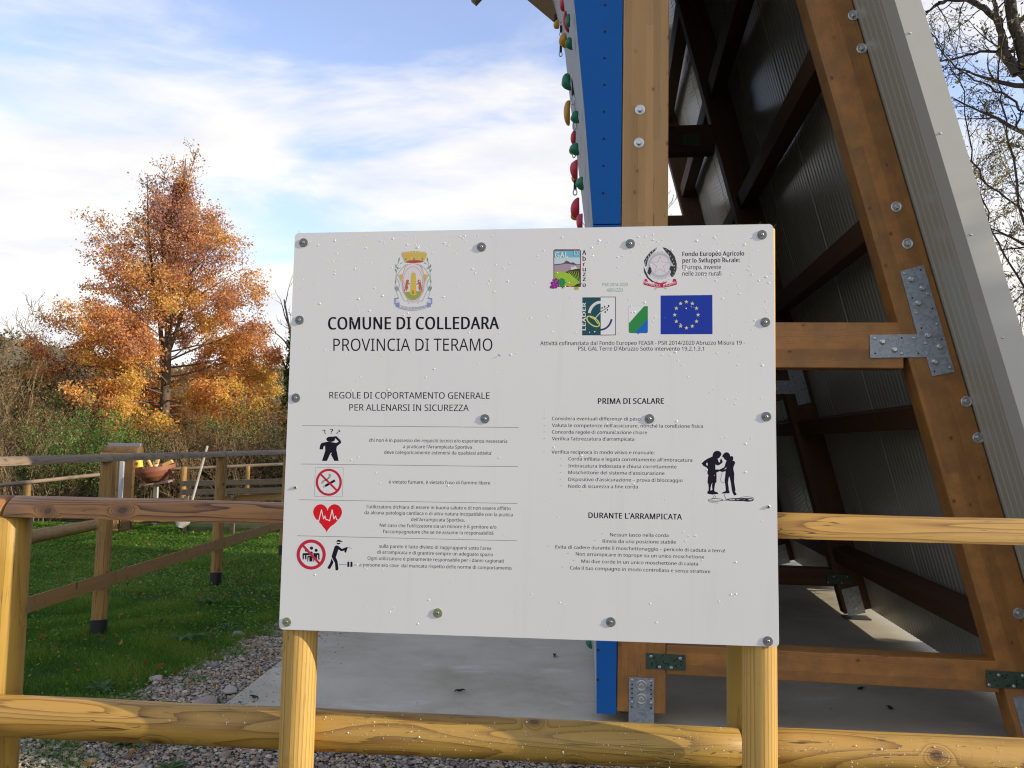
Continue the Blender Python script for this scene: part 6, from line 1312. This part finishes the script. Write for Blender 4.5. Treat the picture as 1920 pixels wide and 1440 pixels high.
ivy(sb(60, 26), 3.9, .7, 'ivy clad stump of a tree in the scrub at far left', 211, 6000)

# ---- right side: tree with arching limbs, scrub and young trunks behind the cladding
r = np.random.default_rng(31); segs = []; tips = []
def limb(pxs, Y, r0, r1, kids=5, klen=.7, dy=0.0):
    pts = [aty(x, y, Y + dy * i) for i, (x, y) in enumerate(pxs)]
    n = len(pts) - 1; sub = []
    for i in range(n):
        for k in range(4): t = k / 4; sub.append(pts[i] * (1 - t) + pts[i + 1] * t + (r.normal(0, .012, 3) if i + k else 0))
    sub.append(pts[-1]); m_ = len(sub) - 1
    for i in range(m_): segs.append((*sub[i], *sub[i + 1], r0 + (r1 - r0) * i / m_, r0 + (r1 - r0) * (i + 1) / m_))
    P = dict(jit=.16, up=[.0, .02, .02], kids=[5, 4, 0], levels=2, t0=.2, ang=.7, ratio=.5, leaflv=1, rmin=.0022)
    for k in range(kids): i = int((k + .5) / kids * m_); d = sub[min(i + 1, m_)] - sub[i]; d /= np.linalg.norm(d); e = d * .6 + perp(d, r) * .8; grow(sub[i], e, klen * r.uniform(.5, 1.3), max(.006, r1 * .6), 0, r, segs, tips, P, 6)
YT = 8.2; tb0 = aty(2010, 840, YT)
limb([(2040, 1100), (2010, 800), (1990, 500), (1950, 260), (1925, 130), (1895, 20), (1880, -120), (1850, -300)], YT, .075, .05, 8, 1.0)
limb([(1905, 140), (1880, 90), (1876, 40), (1840, 8), (1800, -4), (1760, 8), (1735, 22)], YT, .045, .014, 12, .6, .05)
limb([(1925, 150), (1895, 110), (1870, 40), (1862, -40)], YT, .035, .018, 6, .6)
limb([(1900, 95), (1840, 98), (1790, 110), (1762, 112)], YT + .3, .022, .008, 8, .45)
limb([(1962, 300), (1925, 210), (1880, 175), (1830, 150), (1780, 120), (1745, 60)], YT + .6, .018, .006, 10, .6)
limb([(1985, 480), (1950, 420), (1900, 380), (1850, 345), (1825, 300), (1812, 215), (1800, 130)], YT + .8, .017, .007, 14, .5)
limb([(1990, 560), (1930, 470), (1900, 300), (1880, 200), (1870, 150)], YT + .2, .02, .008, 12, .55)
limb([(2000, 640), (1930, 560), (1880, 470), (1850, 400), (1818, 300)], YT + 1.0, .018, .007, 12, .55)
tips = np.array(tips); ix = r.integers(0, len(tips), 1500); LP = tips[ix, :3] + r.normal(0, .03, (1500, 3)); C = np.array([(.10, .06, .03), (.30, .25, .05), (.05, .05, .02)])[r.integers(0, 3, 1500)]
spec_tree('bare_tree', (tb0[0], tb0[1], 0), 'dark leafless tree with arching limbs in the top right corner', 'tree', segs, LP, C, .035, M_bark, part='leaves')
ivy((tb0[0] + .15, YT + .1, 0), 9.5, .26, 'mossy ivy covered trunk at the right edge of photo', 212, 5000)
YG = [(.30, .26, .06), (.22, .20, .07), (.38, .30, .10), (.14, .14, .05)]
for i, (px, Y, H, lab) in enumerate([(1850, 12, 7.0, 'yellowish leafless tree nearest the cladding at the right'), (1930, 11, 6.3, 'straw coloured scrubby tree behind the tower at right edge'), (2010, 10.5, 7.5, 'twiggy tree just outside the right edge of the photo'), (1890, 15, 8.2, 'tall pale leafless tree farther back at right'), (1780, 18, 8.5, 'thin leafless tree partly hidden behind the cladding')]):
    bare(sb(px, Y), H, lab, 220 + i, .05, n_leaf=2200, cols=YG, kids=(9, 6, 4, 0), rmin=.0035, jit=.13, lsize=.045, bark=M_barkp)
for i, (px, Y, H, R_, lab) in enumerate([(1900, 9.5, 3.4, 1.0, 'golden brown scrub close behind the cladding'), (1840, 13.5, 4.6, 1.4, 'olive scrub with bent stems behind the tower'), (1985, 12.5, 4.4, 1.4, 'dense dry scrub at the right margin of the photo')]):
    shrub(sb(px, Y), R_, H, 60, 6000, YG + OL, lab, 240 + i, .05, bark=M_barkp, th=.010, spread=.7)
# ---- hillside and far wood
def hill(name, x0, x1, y0, y1, f, mat_, nx=60, ny=20):
    X, Y = np.meshgrid(np.linspace(x0, x1, nx), np.linspace(y0, y1, ny)); Z = f(X, Y); V = np.stack([X.ravel(), Y.ravel(), Z.ravel()], 1); I = (np.arange(ny - 1)[:, None] * nx + np.arange(nx - 1)[None, :]).ravel()
    return obj(name, mesh(name, V, np.stack([I, I + 1, I + nx + 1, I + nx], 1), mat_, True)), V
hf = lambda X, Y: -1 + np.clip((Y - 70) / 110, 0, 1) * (16 * np.exp(-((X + 128) / 42) ** 2) + 8.5 * np.exp(-((X + 40) / 60) ** 2) + 7 + 14 * np.exp(-((X - 160) / 60) ** 2) + 1.2 * np.sin(X * .09))
M_hill = paint('scrub_hill', (.16, .12, .07), .95, nscale=.3, namt=.4)
ho_, _ = hill('hillside', -330, 330, 70, 230, hf, M_hill); props(ho_, kind='structure')
r = np.random.default_rng(77); n = 2600; X = r.uniform(-190, 190, n); Y = r.uniform(75, 175, n); Z = hf(X, Y); segs = []; LP = []
for x, y, z in zip(X, Y, Z):
    h = r.uniform(2.2, 4.6); segs.append((x, y, z - .5, x + r.normal(0, .3), y, z + h, .09, .03))
    for k in range(3): a = r.uniform(0, 6.28); zz_ = z + h * r.uniform(.3, .8); segs.append((x, y, zz_, x + math.cos(a) * h * .3, y + math.sin(a) * h * .3, zz_ + h * .35, .05, .02))
k = r.integers(0, n, 80000); LP = np.stack([X[k], Y[k], Z[k]], 1) + r.normal(0, 1, (80000, 3)) * np.array([1.1, 1.1, .9]) + np.array([0, 0, 2.0]); C = np.array([(.20, .14, .08), (.26, .19, .10), (.14, .11, .06), (.12, .13, .05), (.30, .18, .08)])[r.integers(0, 5, len(k))] * r.uniform(.7, 1.2, (len(k), 1))
V, Q = tubes(segs); o = obj('far_woodland', mesh('far_woodland', V, Q, M_twig)); props(o, 'brown leafless woodland covering the distant hillside', 'woodland', kind='stuff')
V, Q, C = leaves(LP, .75, C); o = obj('far_foliage', mesh('far_foliage', V, Q, M_leaf, col=C)); props(o, 'brown and olive foliage over the distant hillside wood', 'foliage', kind='stuff')
# ---- trees right of the view: they stand where the lawn's and slab's shade comes from
def bigshrub(base, R_, H, n, lab, seed, cols, size=.16):
    r = np.random.default_rng(seed); segs = []; tips = []
    P = dict(jit=.08, up=[.02, .02, .0], kids=[16, 6, 0], levels=2, t0=.05, ang=1.1, ratio=.32, leaflv=1, rmin=.006); grow(base, (0, 0, 1), H * .95, .11, 0, r, segs, tips, P, 10)
    z = r.random(n) ** .9; a = r.uniform(0, 6.28, n); q = R_ * np.sqrt(r.random(n)) * (.85 + .15 * np.sin(a * 5 + z * 20)) * np.interp(z, [0, .15, .7, 1], [.85, 1, .85, .25])
    LP = np.stack([base[0] + q * np.cos(a), base[1] + q * np.sin(a), base[2] + .05 + z * H], 1); C = np.array(cols)[r.integers(0, len(cols), n)] * r.uniform(.7, 1.2, (n, 1))
    return spec_tree('evergreen_tree', base, lab, 'tree', segs, LP, C, size, M_bark, part='crown', asp=1.5)
EV = [(.025, .06, .018), (.04, .09, .025), (.06, .11, .03)]
for i, (x, y, H, R_, lab) in enumerate([(9.0, 1.45, 5.3, .95, 'dense dark evergreen outside the frame at right, nearest the fence'), (9.2, 2.7, 5.2, 1.0, 'dense dark evergreen outside the frame at right, middle of the row'), (9.1, 4.0, 4.9, .95, 'dense dark evergreen outside the frame at right, farthest from fence')]):
    bigshrub((x, y, 0), R_, H, 14000, lab, 300 + i, EV)
# fallen leaves and twigs on the slab
for i, (px, py, lab) in enumerate([(862, 1298, 'dark curled dead leaf on the slab below the board'), (1040, 1231, 'thin dark dead leaf on the slab left of the blue panel'), (476, 1310, 'tiny dark twig on the corner of the slab'), (1615, 1294, 'narrow dead leaf on the floor inside the tower'), (1668, 1330, 'curled leaf on the tower floor near the lower rail')]):
    p = atz(px, py); V = []; 
    for j in range(6):
        t = j / 5; w_ = .012 * math.sin(math.pi * (.1 + .85 * t)); x = (t - .5) * .075
        for s_ in (-1, 0, 1): V.append((x, s_ * w_, .006 + .012 * abs(s_) * math.sin(t * 3) + .004 * math.sin(t * 9)))
    Fq = [(j * 3 + k, j * 3 + k + 1, j * 3 + k + 4, j * 3 + k + 3) for j in range(5) for k in (0, 1)]
    o = obj('dead_leaf', mesh('dead_leaf', V, Fq, paint('dead_leaf', (.035, .022, .012), .8), True), None, Matrix.Translation((p[0], p[1], .001)) @ Matrix.Rotation(.4 + i * 1.1, 4, 'Z')); props(o, lab, 'leaf')
for o in list(S.objects):
    if o.type == 'MESH' and o.parent is None and 'label' not in o and 'kind' not in o: o['kind'] = 'structure'
